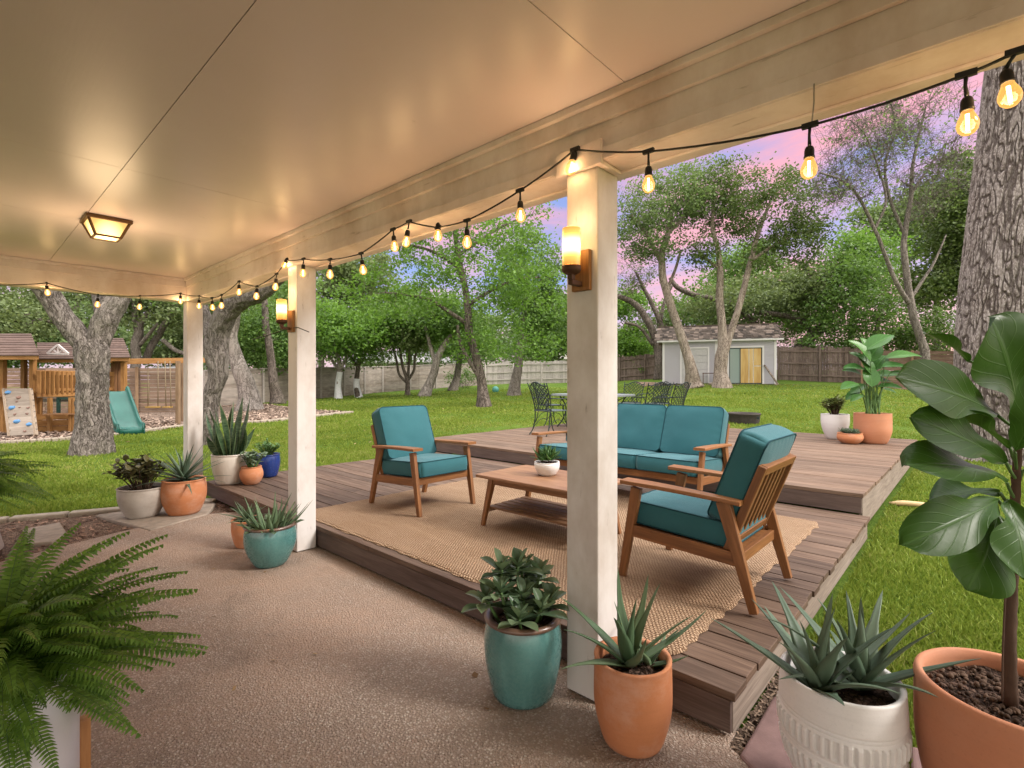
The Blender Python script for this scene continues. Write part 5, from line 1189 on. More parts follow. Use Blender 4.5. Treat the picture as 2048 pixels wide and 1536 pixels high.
tree('leafy_tree', 'shorter trunk left of the tall lawn tree, by the wall end', [[(905, 778, 34, 8), (914, 755, 34, 6.5), (918, 725, 34, 6), (925, 690, 34, 5)]], [(930, 690, 60, 40, 34.5, 2)], bark_grey, lf_mid, 80, 80, .2, .5, seed=13)
# ---- the tall tree mid lawn
tree('leafy_tree', 'tall bright green tree leaning left in the middle of the lawn', [
    [(968, 812, 20.3, 12), (965, 780, 20.3, 9.5), (960, 745, 20.3, 8.5), (948, 700, 20.3, 8), (938, 660, 20.3, 8), (936, 620, 20.3, 7), (930, 575, 20.3, 6.5), (920, 530, 20.3, 6), (912, 480, 20.3, 5), (905, 430, 20.3, 4.5), (895, 380, 20.3, 3.5)],
    [(962, 760, 20.3, 4.5), (940, 725, 20.2, 4), (920, 685, 20.1, 3.5), (915, 650, 20.0, 3)], [(938, 650, 20.3, 4.5), (900, 625, 20, 4), (860, 600, 19.6, 3.2), (815, 590, 19.2, 2.4), (770, 585, 19, 1.8)], [(936, 610, 20.3, 4), (985, 580, 20.5, 3.5), (1030, 560, 20.8, 2.8), (1075, 555, 21, 2)], [(925, 540, 20.3, 4), (870, 505, 20, 3), (820, 490, 19.8, 2.2), (770, 480, 19.5, 1.6)], [(918, 510, 20.3, 3.6), (960, 480, 20.5, 3), (1010, 450, 20.8, 2.4), (1060, 430, 21, 1.8)], [(910, 460, 20.3, 3), (950, 420, 20.5, 2.4), (990, 390, 20.5, 1.8)]],
    [(930, 540, 190, 120, 20.3, 3.2), (800, 590, 130, 55, 19.4, 1.8), (1040, 590, 95, 95, 20.8, 2.0), (980, 430, 130, 60, 20.5, 2.2), (840, 450, 120, 50, 19.8, 2), (1060, 690, 60, 40, 21, 1.4), (960, 690, 60, 40, 20, 1.2)], bark_dark, lf_fresh, 430, 52, .125, .27, seed=14, sides=20)
tree('leafy_tree', 'upright trunk right of the tall lawn tree before the white fence', [[(1028, 794, 26.5, 11), (1030, 770, 26.5, 9.5), (1036, 735, 26.5, 8.5), (1040, 700, 26.5, 8), (1046, 660, 26.5, 7), (1050, 610, 26.5, 5.5), (1056, 550, 26.5, 4)], [(1040, 690, 26.5, 5), (1075, 660, 26.5, 4), (1110, 640, 26.5, 3)]],
    [(1060, 560, 80, 110, 27, 2.5), (1090, 660, 50, 40, 27, 2)], bark_grey, lf_mid, 170, 90, .17, .42, seed=15, sides=20)
# ---- trees by the shed
tree('leafy_tree', 'leaning pale trunk in front of the white garage door of the shed', [[(1390, 768, 25.5, 15), (1383, 745, 25.5, 11.5), (1374, 710, 25.5, 9.5), (1360, 665, 25.5, 9), (1345, 620, 25.5, 8.5), (1332, 580, 25.5, 8), (1324, 540, 25.5, 7.5), (1326, 500, 25.5, 6.5), (1340, 450, 25.5, 5), (1345, 400, 25.5, 3.5)], [(1326, 530, 25.5, 5.5), (1305, 490, 25.4, 4.5), (1285, 455, 25.3, 3.5), (1262, 430, 25.2, 2.5)], [(1334, 470, 25.5, 4), (1370, 430, 25.7, 3), (1395, 390, 25.8, 2.2)], [(1330, 590, 25.5, 4), (1350, 540, 25.8, 3), (1362, 500, 26, 2.4)]],
    [(1330, 400, 95, 62, 25.5, 2.2), (1280, 450, 62, 52, 25.3, 1.8), (1395, 380, 60, 62, 25.8, 1.6), (1300, 500, 60, 28, 25.5, 1.4)], bark_tan, lf_grey, 300, 62, .125, .33, seed=16, sides=24)
tree('leafy_tree', 'forked pale tree of two stems in front of the shed', [[(1442, 767, 25.2, 16), (1441, 745, 25.2, 12), (1443, 715, 25.2, 13), (1446, 690, 25.2, 11), (1444, 650, 25.2, 8.5), (1440, 600, 25.2, 8), (1440, 550, 25.2, 7), (1436, 500, 25.2, 5.5), (1425, 450, 25.2, 4), (1430, 390, 25.2, 3)], [(1448, 705, 25.2, 9), (1460, 670, 25.2, 7.5), (1470, 640, 25.2, 7.2), (1484, 590, 25.2, 6.5), (1500, 530, 25.2, 6), (1512, 480, 25.2, 5), (1530, 430, 25.2, 3.6), (1550, 380, 25.2, 2.6)], [(1504, 520, 25.2, 4), (1550, 490, 25, 3), (1600, 465, 24.8, 2.2)], [(1440, 540, 25.2, 3.5), (1405, 510, 25, 2.6), (1385, 490, 25, 2)]],
    [(1535, 410, 110, 70, 25.2, 2.4), (1460, 400, 80, 80, 25.4, 2), (1610, 460, 60, 45, 24.9, 1.5), (1560, 500, 80, 42, 25, 1.6), (1405, 500, 42, 42, 25, 1.2)], bark_tan, lf_dark, 380, 60, .125, .28, seed=17, sides=24)
tree('bare_tree', 'tall sparse tree with thin bare branches against the pink sky', [[(1852, 742, 21, 12), (1850, 712, 21, 10), (1842, 680, 21, 9.5), (1828, 640, 21, 9), (1820, 600, 21, 8.5), (1814, 550, 21, 7.5), (1808, 500, 21, 7), (1812, 450, 21, 6), (1822, 390, 21, 5), (1826, 330, 21, 4), (1836, 280, 21, 3), (1850, 220, 21, 2.2)], [(1820, 610, 21, 6), (1790, 560, 20.8, 5), (1770, 510, 20.7, 4.5), (1750, 460, 20.6, 4), (1715, 390, 20.5, 3.4), (1680, 360, 20.4, 2.6), (1640, 345, 20.3, 2)], [(1750, 460, 20.6, 3.2), (1772, 400, 20.6, 2.8), (1755, 330, 20.6, 2.2), (1730, 270, 20.6, 1.7), (1700, 240, 20.6, 1.3)], [(1810, 470, 21, 4), (1780, 400, 21.2, 3.4), (1770, 330, 21.2, 2.8), (1790, 260, 21.2, 2), (1780, 200, 21.2, 1.5)], [(1822, 390, 21, 3), (1860, 330, 21.1, 2.4), (1890, 290, 21.2, 1.8)], [(1819, 600, 21, 4.5), (1842, 565, 21, 3.8), (1868, 525, 21, 2.8), (1892, 470, 21.2, 1.6)]],
    [(1730, 290, 85, 75, 20.6, 2.0), (1820, 260, 100, 80, 21.2, 2.2), (1690, 380, 70, 60, 20.5, 1.6), (1860, 380, 70, 80, 21, 1.6)], bark_grey, lf_grey, 260, 15, .11, .30, seed=18, sides=20, bare=True, twig=1.5)
tree('oak_tree', 'gnarled dark oak bending low behind the shed roof', [[(1600, 752, 33, 12), (1590, 715, 33, 11), (1604, 690, 33, 10), (1622, 665, 33, 9), (1600, 640, 33, 7), (1560, 630, 33, 6), (1520, 625, 33, 5)], [(1620, 668, 33, 7), (1660, 640, 33, 6), (1690, 615, 33, 5), (1660, 580, 33, 5), (1620, 545, 33, 4), (1590, 520, 33, 3)], [(1530, 660, 34, 6), (1500, 640, 34, 6), (1470, 610, 34, 6), (1430, 598, 34, 6), (1390, 590, 34, 5.5), (1355, 575, 34, 5), (1340, 555, 34, 4)], [(1610, 690, 33, 6), (1650, 660, 33, 4), (1690, 640, 33, 3)]],
    [(1560, 600, 120, 60, 34, 3), (1450, 620, 100, 45, 35, 2.5), (1650, 570, 80, 60, 33, 2.5)], bark_dark, lf_olive, 230, 95, .2, .5, seed=19)
tree('oak_tree', 'dark arching limbs just right of the nearest post', [[(1318, 742, 36, 8), (1316, 700, 36, 8), (1304, 660, 36, 7.5), (1285, 625, 36, 7), (1262, 603, 36, 6), (1235, 592, 36, 5)], [(1330, 740, 36, 6), (1328, 680, 36, 6), (1318, 640, 36, 5.5), (1300, 600, 36, 4.5), (1284, 570, 36, 3.5), (1270, 540, 36, 2.5)], [(1306, 690, 36, 4), (1280, 655, 36, 3.2), (1250, 645, 36, 2.6)], [(1320, 640, 36, 4), (1330, 600, 36, 3), (1345, 570, 36, 2.4)]],
    [(1270, 560, 50, 30, 36, 2), (1300, 650, 45, 25, 37, 2)], bark_dark, lf_dark, 60, 22, .16, .5, seed=20, bare=True)
G2 = 'trees beyond the back fence'
far = [('dense dark evergreen beside the big oak trunk', (1910, 420, 48, 110, 24), lf_dark, bark_dark, 200, 110, .16, 1.8, [(1890, 560, 60, 60, 24.5, 1.8)], 1922),
       ('mid green spreading tree behind the plank fence', (1760, 610, 120, 75, 30), lf_mid, bark_dark, 260, 75, .17, 2.6, [(1690, 668, 110, 40, 31, 2.5), (1720, 540, 90, 60, 31, 2.5), (1860, 680, 70, 40, 30, 2.5)], 1745),
       ('bright green tree between the shed trees and the bare tree', (1720, 520, 70, 60, 33), lf_fresh, bark_grey, 130, 110, .2, 2.4, [(1600, 610, 70, 60, 38, 3)], 1700),
       ('grey green tree crown right behind the bare branches', (1870, 450, 90, 80, 36), lf_grey, bark_grey, 130, 110, .24, 3, [(1780, 440, 60, 60, 36, 3)], 1870),
       ('soft green tree beyond the shed roof', (1420, 620, 110, 60, 46), lf_mid, bark_dark, 160, 130, .3, 4, [(1500, 560, 80, 70, 47, 4)], 1440),
       ('low leafy tree right of the nearest post above the fence', (1262, 680, 50, 42, 41), lf_fresh, bark_dark, 90, 110, .24, 2.5, [(1250, 610, 40, 30, 42, 2)], 1262),
       ('full green tree behind the white fence', (1110, 640, 75, 60, 50), lf_mid, bark_dark, 130, 120, .32, 4, [(1090, 690, 80, 30, 50, 4)], 1110),
       ('hazy grey tree far behind the tall lawn tree', (980, 680, 120, 45, 58), lf_grey, bark_grey, 150, 120, .36, 5, [(870, 660, 100, 50, 58, 5)], 985),
       ('green tree over the stone wall behind the thin stems', (800, 630, 100, 60, 46), lf_fresh, bark_dark, 160, 120, .3, 4, [(870, 670, 80, 50, 46, 4)], 815),
       ('deep green tree right of the middle post over the wall', (640, 640, 70, 75, 42), lf_olive, bark_dark, 150, 120, .27, 3.5, [(690, 560, 70, 60, 42, 3.5), (740, 540, 60, 50, 42, 3.5)], 640),
       ('dark green tree behind the slim trunk left of the middle post', (520, 680, 70, 55, 36), lf_mid, bark_dark, 170, 120, .22, 2.8, [(560, 600, 50, 70, 36, 2.5)], 525),
       ('green tree behind the twisted oak and corner post', (420, 650, 80, 70, 34), lf_olive, bark_dark, 150, 120, .22, 2.6, [(350, 680, 60, 50, 34, 2)], 430)]
for k, (lab, bl, lm, bk, na, pr, ls, rz, extra, tu) in enumerate(far):
    g0 = gd(tu, bl[4]); vb = V0-FPX*(g0[2]-CAMZ)/bl[4]
    tree('leafy_tree', lab, [[(tu, vb, bl[4], 7), (tu+3, (vb+bl[1])/2+10, bl[4], 6), (bl[0], bl[1]+15, bl[4], 4.5), (bl[0]+6, bl[1]-bl[3]*.5, bl[4], 2.5)]], [bl+(rz,)]+extra, bk, lm, na, pr, ls, ls*2.6, G2, seed=40+k)
# shrubs at the foot of the walls
def shrub(u, d, w, h, lm, label, n=26, grp=None):
    c = gd(u, d); t = thing('shrub', label, 'shrub', c, group=grp); b = MB(); cs = []
    for k in range(n):
        a = random.random()*2*PI; r = w*math.sqrt(random.random()); q = c+np.array([math.cos(a)*r, math.sin(a)*r, h*random.uniform(.35, 1)*(1-.4*(r/w)**2)]); b.tube(catmull([c+(q-c)*np.array([.2, .2, 0]), c*.4+q*.6, q], 3), .008, 4); cs.append(q+RNG.normal(size=(60, 3))*.16)
    b.build('stems', bark_dark, t); l = MB(); l.quads(leaf_quads(np.vstack(cs), .11)); l.build('foliage', lm, t)
shrub(1285, 39.5, 1.3, 3.2, lf_fresh, 'rounded leafy shrub over the brown fence right of the nearest post', 40); shrub(600, 31, 1.6, 2.6, lf_mid, 'shrub over the stone wall behind the middle post', 40)
shrub(1590, 35, 2.6, 4.6, lf_olive, 'tall dark shrub over the streaked fence right of the shed', 90); shrub(1670, 34, 2.4, 3.6, lf_mid, 'leafy green shrub over the middle of the streaked fence', 80); shrub(1745, 33, 2.4, 3.8, lf_mid, 'leafy green shrub over the joint of the two right fences', 80); shrub(1815, 31, 2.2, 3.8, lf_mid, 'green shrub over the plank fence left of the bare tree', 80); shrub(1885, 29, 2.2, 4.2, lf_dark, 'dark shrub over the plank fence beside the big oak trunk', 80); shrub(420, 30, 1.5, 3.0, lf_olive, 'dark shrub over the wall between the corner post and pale trunk', 40); shrub(690, 38, 2.4, 3.4, lf_grey, 'broad shrub over the wall behind the whitewashed trunks', 44); shrub(775, 42, 2.6, 3.4, lf_mid, 'broad shrub over the wall left of the thin stems', 44); shrub(900, 46, 2.4, 3.4, lf_mid, 'green shrub over the wall end right of the leaning mottled trunk', 60); shrub(1010, 47, 2.2, 3.4, lf_mid, 'green shrub over the bleached fence beside the upright trunk', 60); shrub(560, 34, 1.6, 2.8, lf_mid, 'bushy shrub above the stone wall left of the middle post', 40); shrub(930, 37, 1.4, 1.5, lf_mid, 'low shrub at the foot of the stone wall end', 30)
# ================================================================== FENCES AND WALL
def fence(label, pts, H, mat, pmat, style, name='wood_fence', cat='fence', bw=.14, post_gap=2.4, rails=True, top=0.0):
    P = [np.array(p) for p in pts]; t = thing(name, label, cat, P[0]); b = MB(); po = []; rl = MB()
    for a, c in zip(P[:-1], P[1:]):
        L = np.hypot(*(c-a)[:2]); e = (c-a)/L; nv = np.array([e[1], -e[0], 0]); nv = nv*np.sign(-np.dot(nv, (a+c)/2)) # towards the garden
        z = lambda s: float(ground_z(*(a+e*s)[:2]))
        if style == 'v':
            n = int(L/bw)
            for i in range(n):
                s = (i+.5)*L/n; q = a+e*s; h = H+random.uniform(-.05, .05)+top*math.sin(i*.9); zz = z(s); b.bar((q[0], q[1], zz-.05), (q[0], q[1], zz+h), L/n-.008, .02, up=tuple(nv))
        else:
            n = int(H/bw); ns = max(1, int(L/post_gap))
            for k in range(ns):
                s0, s1 = k*L/ns, (k+1)*L/ns
                for i in range(n):
                    h = (i+.5)*H/n; q0, q1 = a+e*(s0+.01), a+e*(s1-.01); b.bar((q0[0], q0[1], z(s0)+h), (q1[0], q1[1], z(s1)+h+random.uniform(-.006, .006)), .03 if style == 'h' else .09, H/n-(.012 if style == 'h' else .003), up=(0, 0, 1))
        ns = max(1, int(round(L/post_gap)))
        for k in range(ns+1):
            s = k*L/ns; q = a+e*s+nv*.07; po.append((q, z(s)))
        if style == 'v' and rails:
            for h in (.35, H*.52, H-.25):
                for k in range(ns):
                    s0, s1 = k*L/ns, (k+1)*L/ns; q0, q1 = a+e*s0+nv*.04, a+e*s1+nv*.04; rl.bar((q0[0], q0[1], z(s0)+h), (q1[0], q1[1], z(s1)+h), .04, .09)
        if style == 'stone':
            for k in range(ns):
                s0, s1 = k*L/ns, (k+1)*L/ns; q0, q1 = a+e*s0, a+e*s1; rl.bar((q0[0], q0[1], z(s0)+H+.03), (q1[0], q1[1], z(s1)+H+.03), .20, .06)
    b.build('boards' if style != 'stone' else 'wall_panels', mat, t)
    if rl.n: rl.build('rails' if style != 'stone' else 'coping', pmat, t)
    for q, zz in po:
        m = MB(); m.bar((q[0], q[1], zz-.1), (q[0], q[1], zz+H+.04), .10, .10, up=(1, 0, 0)); m.build('fence_post', pmat, t)
    return t
brown_f = m_wood('play_fence_wood', (.10, .062, .040), (.205, .14, .10), (.30, .215, .16), .8, .2, .5, .5); brown_p = m_wood('fence_post_wood', (.14, .085, .05), (.25, .165, .10), (.34, .24, .15), .75, .2, .3, .5)
grey_f = m_wood('grey_fence_wood', (.26, .225, .20), (.42, .385, .355), (.56, .52, .49), .85, .2, .35, .5); dark_f = m_wood('dark_fence_wood', (.075, .052, .042), (.155, .115, .095), (.25, .20, .17), .85, .2, .5, .5)
def m_block():
    t = NT('stone_block'); p = t.pos(); n = t.noise(t.mapping(p, (1, 1, 4)), 1.8, 5, .65); n2 = t.noise(p, 9, 5, .7); n3 = t.noise(t.mapping(p, (2, 2, .3)), 1.2, 4, .6); i = t.island()
    c = t.ramp(n, [(.3, (.13, .105, .083)), (.55, (.245, .205, .17)), (.75, (.36, .31, .265))]); c = t.mix(t.ramp(n3, [(.5, 0), (.75, .55)]), c, (.13, .10, .08)); c = t.mix(t.math('MULTIPLY', i, .25), c, (.52, .48, .44))
    t.pbr(c, .9, t.bump(n2, .5, .02), .2); return t.m
fence('brown horizontal board fence behind the playset', [gd(-420, 20), gd(-60, 20), gd(385, 20.5)], 1.86, brown_f, brown_p, 'h', bw=.155)
fence('pale weathered block wall running past the middle post', [gd(405, 24.2), gd(525, 26.8), gd(640, 30), gd(764, 36), gd(965, 41.5)], 1.78, m_block(), m_flat('wall_pier', (.36, .32, .29), .9, .2, 0, .5, .4), 'stone', 'block_wall', 'garden wall', bw=.2)
fence('bleached grey picket fence left of the nearest post', [gd(970, 41.8), gd(1140, 41.5), gd(1160, 41.4)], 1.82, grey_f, grey_f, 'v')
fence('dark brown picket fence between the nearest post and shed', [gd(1160, 41), gd(1240, 39.5), gd(1345, 37)], 1.86, dark_f, dark_f, 'v')
fence('tall dark streaked picket fence right of the shed', [gd(1556, 31.2), gd(1640, 30.5), gd(1725, 29.5)], 2.05, dark_f, dark_f, 'v', top=.04)
fence('brown horizontal plank fence behind the bare tree', [gd(1725, 27.5), gd(1940, 24.2), gd(2350, 20)], 1.9, brown_f, brown_p, 'h', bw=.16)
# ================================================================== SHED
def shed():
    A = gd(1326, 29.2); Bp = gd(1552, 27.4); A[2] = Bp[2] = min(A[2], Bp[2]); e = (Bp-A); L = np.hypot(e[0], e[1]); e = e/L; nv = np.array([e[1], -e[0], 0.]); nv *= np.sign(-np.dot(nv, A)); A[2] += .08; z0 = A[2]
    t = thing('garden_shed', 'pale lavender grey shed with shingle roof and lit sliding door', 'shed', A)
    W = lambda s, o, h: A+e*s+nv*o+np.array([0, 0, h+.04])
    Hh = 2.36; Dp = 3.2
    sid = m_paint('shed_siding', (.43, .42, .47), (.40, .38, .40), .4, .6, .3, 0); wht = m_paint('shed_trim', (.68, .67, .68), (.60, .58, .57), .3, .5, .3, 0)
    def bx(b, s0, s1, o0, o1, h0, h1): b.bar(W((s0), (o0+o1)/2, (h0+h1)/2), W((s1), (o0+o1)/2, (h0+h1)/2), abs(o1-o0), h1-h0)
    g0, g1, gh = L*.16, L*.425, 1.98; d0, d1, dh = L*.60, L*.885, 1.98
    b = MB(); n = 19
    for i in range(n):
        h0, h1 = i*Hh/n, (i+1)*Hh/n-.004
        spans = [(0, L)]
        cut = lambda sp, a, c: [x for s in sp for x in ((s[0], min(s[1], a)), (max(s[0], c), s[1])) if x[1]-x[0] > .01]
        if h0 < gh: spans = cut(spans, g0, g1)
        if h0 < dh: spans = cut(spans, d0, d1)
        for s0, s1 in spans: bx(b, s0, s1, -.05, .012*(i % 2)*0+.0, h0, h1)
    for s in (0, L):
        for i in range(n): b.bar(W(s, -.06, (i+.5)*Hh/n), W(s, -Dp, (i+.5)*Hh/n), .05, Hh/n-.004)
    bx(b, 0, L, -Dp-.05, -Dp, 0, Hh); b.build('siding', sid, t)
    b = MB()
    for s0, s1 in ((-.03, .09), (L-.09, L+.03), (L*.475, L*.515)): bx(b, s0, s1, .002, .03, 0, Hh)
    bx(b, -.05, L+.05, .004, .034, Hh-.02, Hh+.10); b.build('corner_boards', wht, t)
    gd_ = MB()
    for i in range(5): bx(gd_, g0+.08, g1-.08, -.03, -.005, i*.395+.01, (i+1)*.395-.005)
    go = gd_.build('garage_door', m_flat('roller_door', (.52, .51, .52), .5, .3, 0, .3, .1), t)
    b = MB(); bx(b, g0, g0+.08, -.02, .035, 0, gh); bx(b, g1-.08, g1, -.02, .035, 0, gh); bx(b, g0, g1, -.02, .036, gh-.002, gh+.085); b.build('door_frame', wht, go)
    b = MB(); bx(b, d0-.09, d0, -.02, .035, 0, dh+.1); bx(b, d1, d1+.09, -.02, .035, 0, dh+.1); bx(b, d0, d1, -.02, .036, dh+.0, dh+.1); sd = b.build('sliding_door', wht, t)
    dk = m_flat('door_dark_frame', (.03, .05, .05), .5, .4, .2, .2, 0); b = MB(); mid = d0+(d1-d0)*.34
    for s in (d0, d1-.05): bx(b, s, s+.05, -.04, -.012, 0, dh)
    bx(b, mid-.025, mid+.025, -.042, -.014, .05, dh-.05); bx(b, d0+.05, d1-.05, -.04, -.012, dh-.05, dh); bx(b, d0+.05, d1-.05, -.04, -.012, 0, .05); b.build('door_sash', dk, sd)
    b = MB(); bx(b, d0+.05, mid-.025, -.036, -.03, .05, dh-.05); gm = NT('dim_glass'); gm.pbr((.26, .34, .31), .12, None, .5); b.build('dim_pane', gm.m, sd)
    lit = NT('lit_curtain'); p = lit.pos(); nn = lit.noise(lit.mapping(p, (3.5, 3.5, .5)), 1.0, 4, .6); em = lit.n('ShaderNodeEmission', ins={0: lit.ramp(nn, [(.3, (.50, .29, .09)), (.5, (.70, .46, .16)), (.75, (.78, .58, .28))]), 1: .52}); lit.l(em.outputs[0], lit.out.inputs[0])
    b = MB(); bx(b, mid+.025, d1-.05, -.036, -.03, .05, dh-.05); b.build('lit_pane', lit.m, sd)
    b = MB()
    for s in (.42, .62): q = mid+(d1-mid)*s; bx(b, q-.04, q+.0, -.0295, -.02, .05, dh-.05)
    bx(b, mid+(d1-mid)*.64, d1-.06, -.0295, -.022, .95, 1.0); b.build('curtain_edge', m_flat('curtain', (.55, .5, .42), .8, .1, 0, .2, 0), sd)
    # shingle roof
    sh = NT('shingles'); p = sh.pos(); i = sh.island(); n1 = sh.noise(p, 3, 4, .6); c = sh.ramp(sh.math('ADD', sh.math('MULTIPLY', i, .7), sh.math('MULTIPLY', n1, .4)), [(.2, (.032, .026, .021)), (.6, (.085, .067, .054)), (.95, (.21, .165, .135))]); sh.pbr(c, .9, None, .15)
    b = MB(); rows = 9; run = Dp*.5+.28; ht = .95
    for r in range(rows):
        o0 = .28-r*run/rows; o1 = .28-(r+1.25)*run/rows; h0 = Hh+.09+r*ht/rows+.02; h1 = Hh+.09+(r+1.25)*ht/rows; s = -.3-random.random()*.2
        while s < L+.3:
            w = random.uniform(.12, .30); s1 = min(s+w, L+.32); q = random.uniform(-.03, .03)
            if s1-s > .03: b.add(np.array([W(s+.004, o0+q, h0), W(s1-.004, o0+q, h0), W(s1-.004, o1, h1+.004), W(s+.004, o1, h1+.004), W(s+.004, o0+q, h0-.022), W(s1-.004, o0+q, h0-.022)]), [np.array([[0, 1, 2, 3], [4, 5, 1, 0]])])
            s += w
    b.bar(W(-.32, .28-run, Hh+.09+ht+.02), W(L+.32, .28-run, Hh+.09+ht+.02), .16, .05)
    b.add(np.array([W(-.32, .26-run, Hh+ht+.08), W(L+.32, .26-run, Hh+ht+.08), W(L+.32, -Dp-.3, Hh+.06), W(-.32, -Dp-.3, Hh+.06)]), [np.array([[0, 1, 2, 3]])])
    b.build('roof', sh.m, t)
    b = MB(); b.bar(W(-.33, .268, Hh+.045), W(L+.33, .268, Hh+.045), .03, .10); b.build('eave_board', wht, t)
    b = MB()
    for s in (.0, L): b.add(np.array([W(s, -.02, Hh-.02), W(s, -Dp, Hh-.02), W(s, -Dp*.5, Hh+ht)]), [np.array([[0, 1, 2]])])
    b.build('gable_end', sid, t)
    q = thing('leaning_pole', 'wooden pole leaning beside the lit shed door', 'pole', W(L*.985, .5, -.02)); b = MB(); b.tube(np.array([W(L*1.0, .55, -.02), W(L*.9, .10, 1.02)]), .05, 10); b.build('pole', bark_tan, q)
    q = thing('bench', 'rusty low bench frame before the white garage door', 'bench', W(L*.41, .5, 0)); b = MB(); bx(b, L*.36, L*.48, .4, .75, .56, .60); b.build('seat', rust_m, q)
    for s in (.365, .475):
        b = MB(); bx(b, L*s-.015, L*s+.015, .42, .73, 0, .56); b.build('leg', rust_m, q)
    for k, (u, d, r, lab) in enumerate(((1423, 26.8, .14, 'pale rock between the leaning and forked trunks'), (1552, 26.9, .10, 'small pale rock at the foot of the leaning pole'))):
        c = gd(u, d); b = MB(); b.sphere(c+np.array([0, 0, r*.4]), r, 14, 9, (1.2, .9, .7)); v = b.V[0]; v += (vnoise(v*7)[:, None]-.5)*.08; tag(b.build('rock', stone_m, None), lab, 'rock')
shed()
# neighbours' roofs beyond the walls
def house(label, u0, u1, d, h, ridge, wallc, roofc):
    A, Bq = gd(u0, d), gd(u1, d); z = min(A[2], Bq[2]); t = thing('house', label, 'house', A); L = np.linalg.norm((Bq-A)[:2]); e = (Bq-A)/L; e[2] = 0; nv = np.array([-e[1], e[0], 0]); nv *= np.sign(np.dot(nv, A))
    W = lambda s, o, q: np.array([A[0], A[1], z])+e*s+nv*o+np.array([0, 0, q]); Dp = 7
    b = MB(); b.bar(W(0, Dp/2, h/2), W(L, Dp/2, h/2), Dp, h); b.build('wall', m_flat('house_wall_'+roofc[0], wallc, .8, .2, 0, .2, .2), t)
    b = MB(); o = .5; v = np.array([W(-o, -o, h), W(L+o, -o, h), W(L+o, Dp+o, h), W(-o, Dp+o, h), W(L*.22, Dp/2, h+ridge), W(L*.78, Dp/2, h+ridge)]); b.add(v, [np.array([[0, 1, 5, 4], [2, 3, 4, 5]]), np.array([[1, 2, 5], [3, 0, 4]]), np.array([[0, 3, 2, 1]])]); b.build('roof', m_flat('house_roof_'+roofc[0], roofc[1], .85, .2, 0, .5, .4), t)
    b = MB(); b.bar(W(-o, -o-.03, h-.06), W(L+o, -o-.03, h-.06), .04, .16); b.build('fascia', m_flat('house_fascia', (.68, .66, .62), .7, .2, 0, .2, 0), t)
house('low house with pale grey roof beyond the block wall', 690, 905, 52, 2.6, 1.3, (.5, .45, .42), ('grey', (.42, .41, .42)))
house('low house with tan grey roof beyond the bleached fence', 1050, 1135, 60, 2.7, 1.9, (.5, .44, .40), ('tan', (.36, .32, .30)))
house('pinkish house beyond the dark picket fence', 1262, 1330, 52, 3.4, 1.6, (.50, .36, .31), ('brown', (.26, .2, .18)))
house('low house behind the corner post with pale roof', 300, 372, 32, 2.0, .7, (.55, .5, .48), ('white', (.60, .60, .62)))
# fire pit ring
c = gt(1488, 846); t = thing('fire_pit', 'rusty round steel fire ring on the lawn behind the sofa', 'fire pit', c)
b = MB(); b.lathe([(.36, 0), (.385, .10), (.395, .22), (.41, .235), (.41, .27), (.385, .275), (.37, .24), (.355, .05)], 40, c); b.build('ring', m_flat('burnt_steel', (.075, .062, .055), .7, .4, .4, .7, .5), t)
soil_disc(.36, .07, c, 4).build('ash', m_soil('ash', (.05, .045, .04), (.12, .11, .10), 30), t)
b = MB(); q = c-FW*.40+RT*.18; b.bar(q+np.array([0, 0, .13]), q+np.array([0, 0, .20]), .06, .02, up=tuple(FW)); b.build('vent_plate', iron, t)
# fallen stick, ball
b = MB(); p0, p1 = gz(1778, 1008, .0), gz(1905, 1022, .0); b.tube(catmull([p0+(0, 0, .01), p0*.6+p1*.4+(0, 0, .03), p1+(0, 0, .015)], 5), [.012, .02, .028, .03, .03, .028, .03, .03, .03, .028, .025], 8)
tag(b.build('fallen_branch', m_wood('pale_stick', (.40, .26, .11), (.56, .40, .20), (.66, .5, .3), .8, .2, .2, .4)), 'pale broken branch lying on the lawn by the fig', 'branch')
c = gd(991, 30); b = MB(); b.sphere(c+np.array([0, 0, .16]), .2, 20, 12); tag(b.build('play_ball', m_flat('ball', (.10, .34, .30), .5, .4, 0, .3, 0)), 'pale turquoise ball on the lawn far behind the tall tree', 'ball')
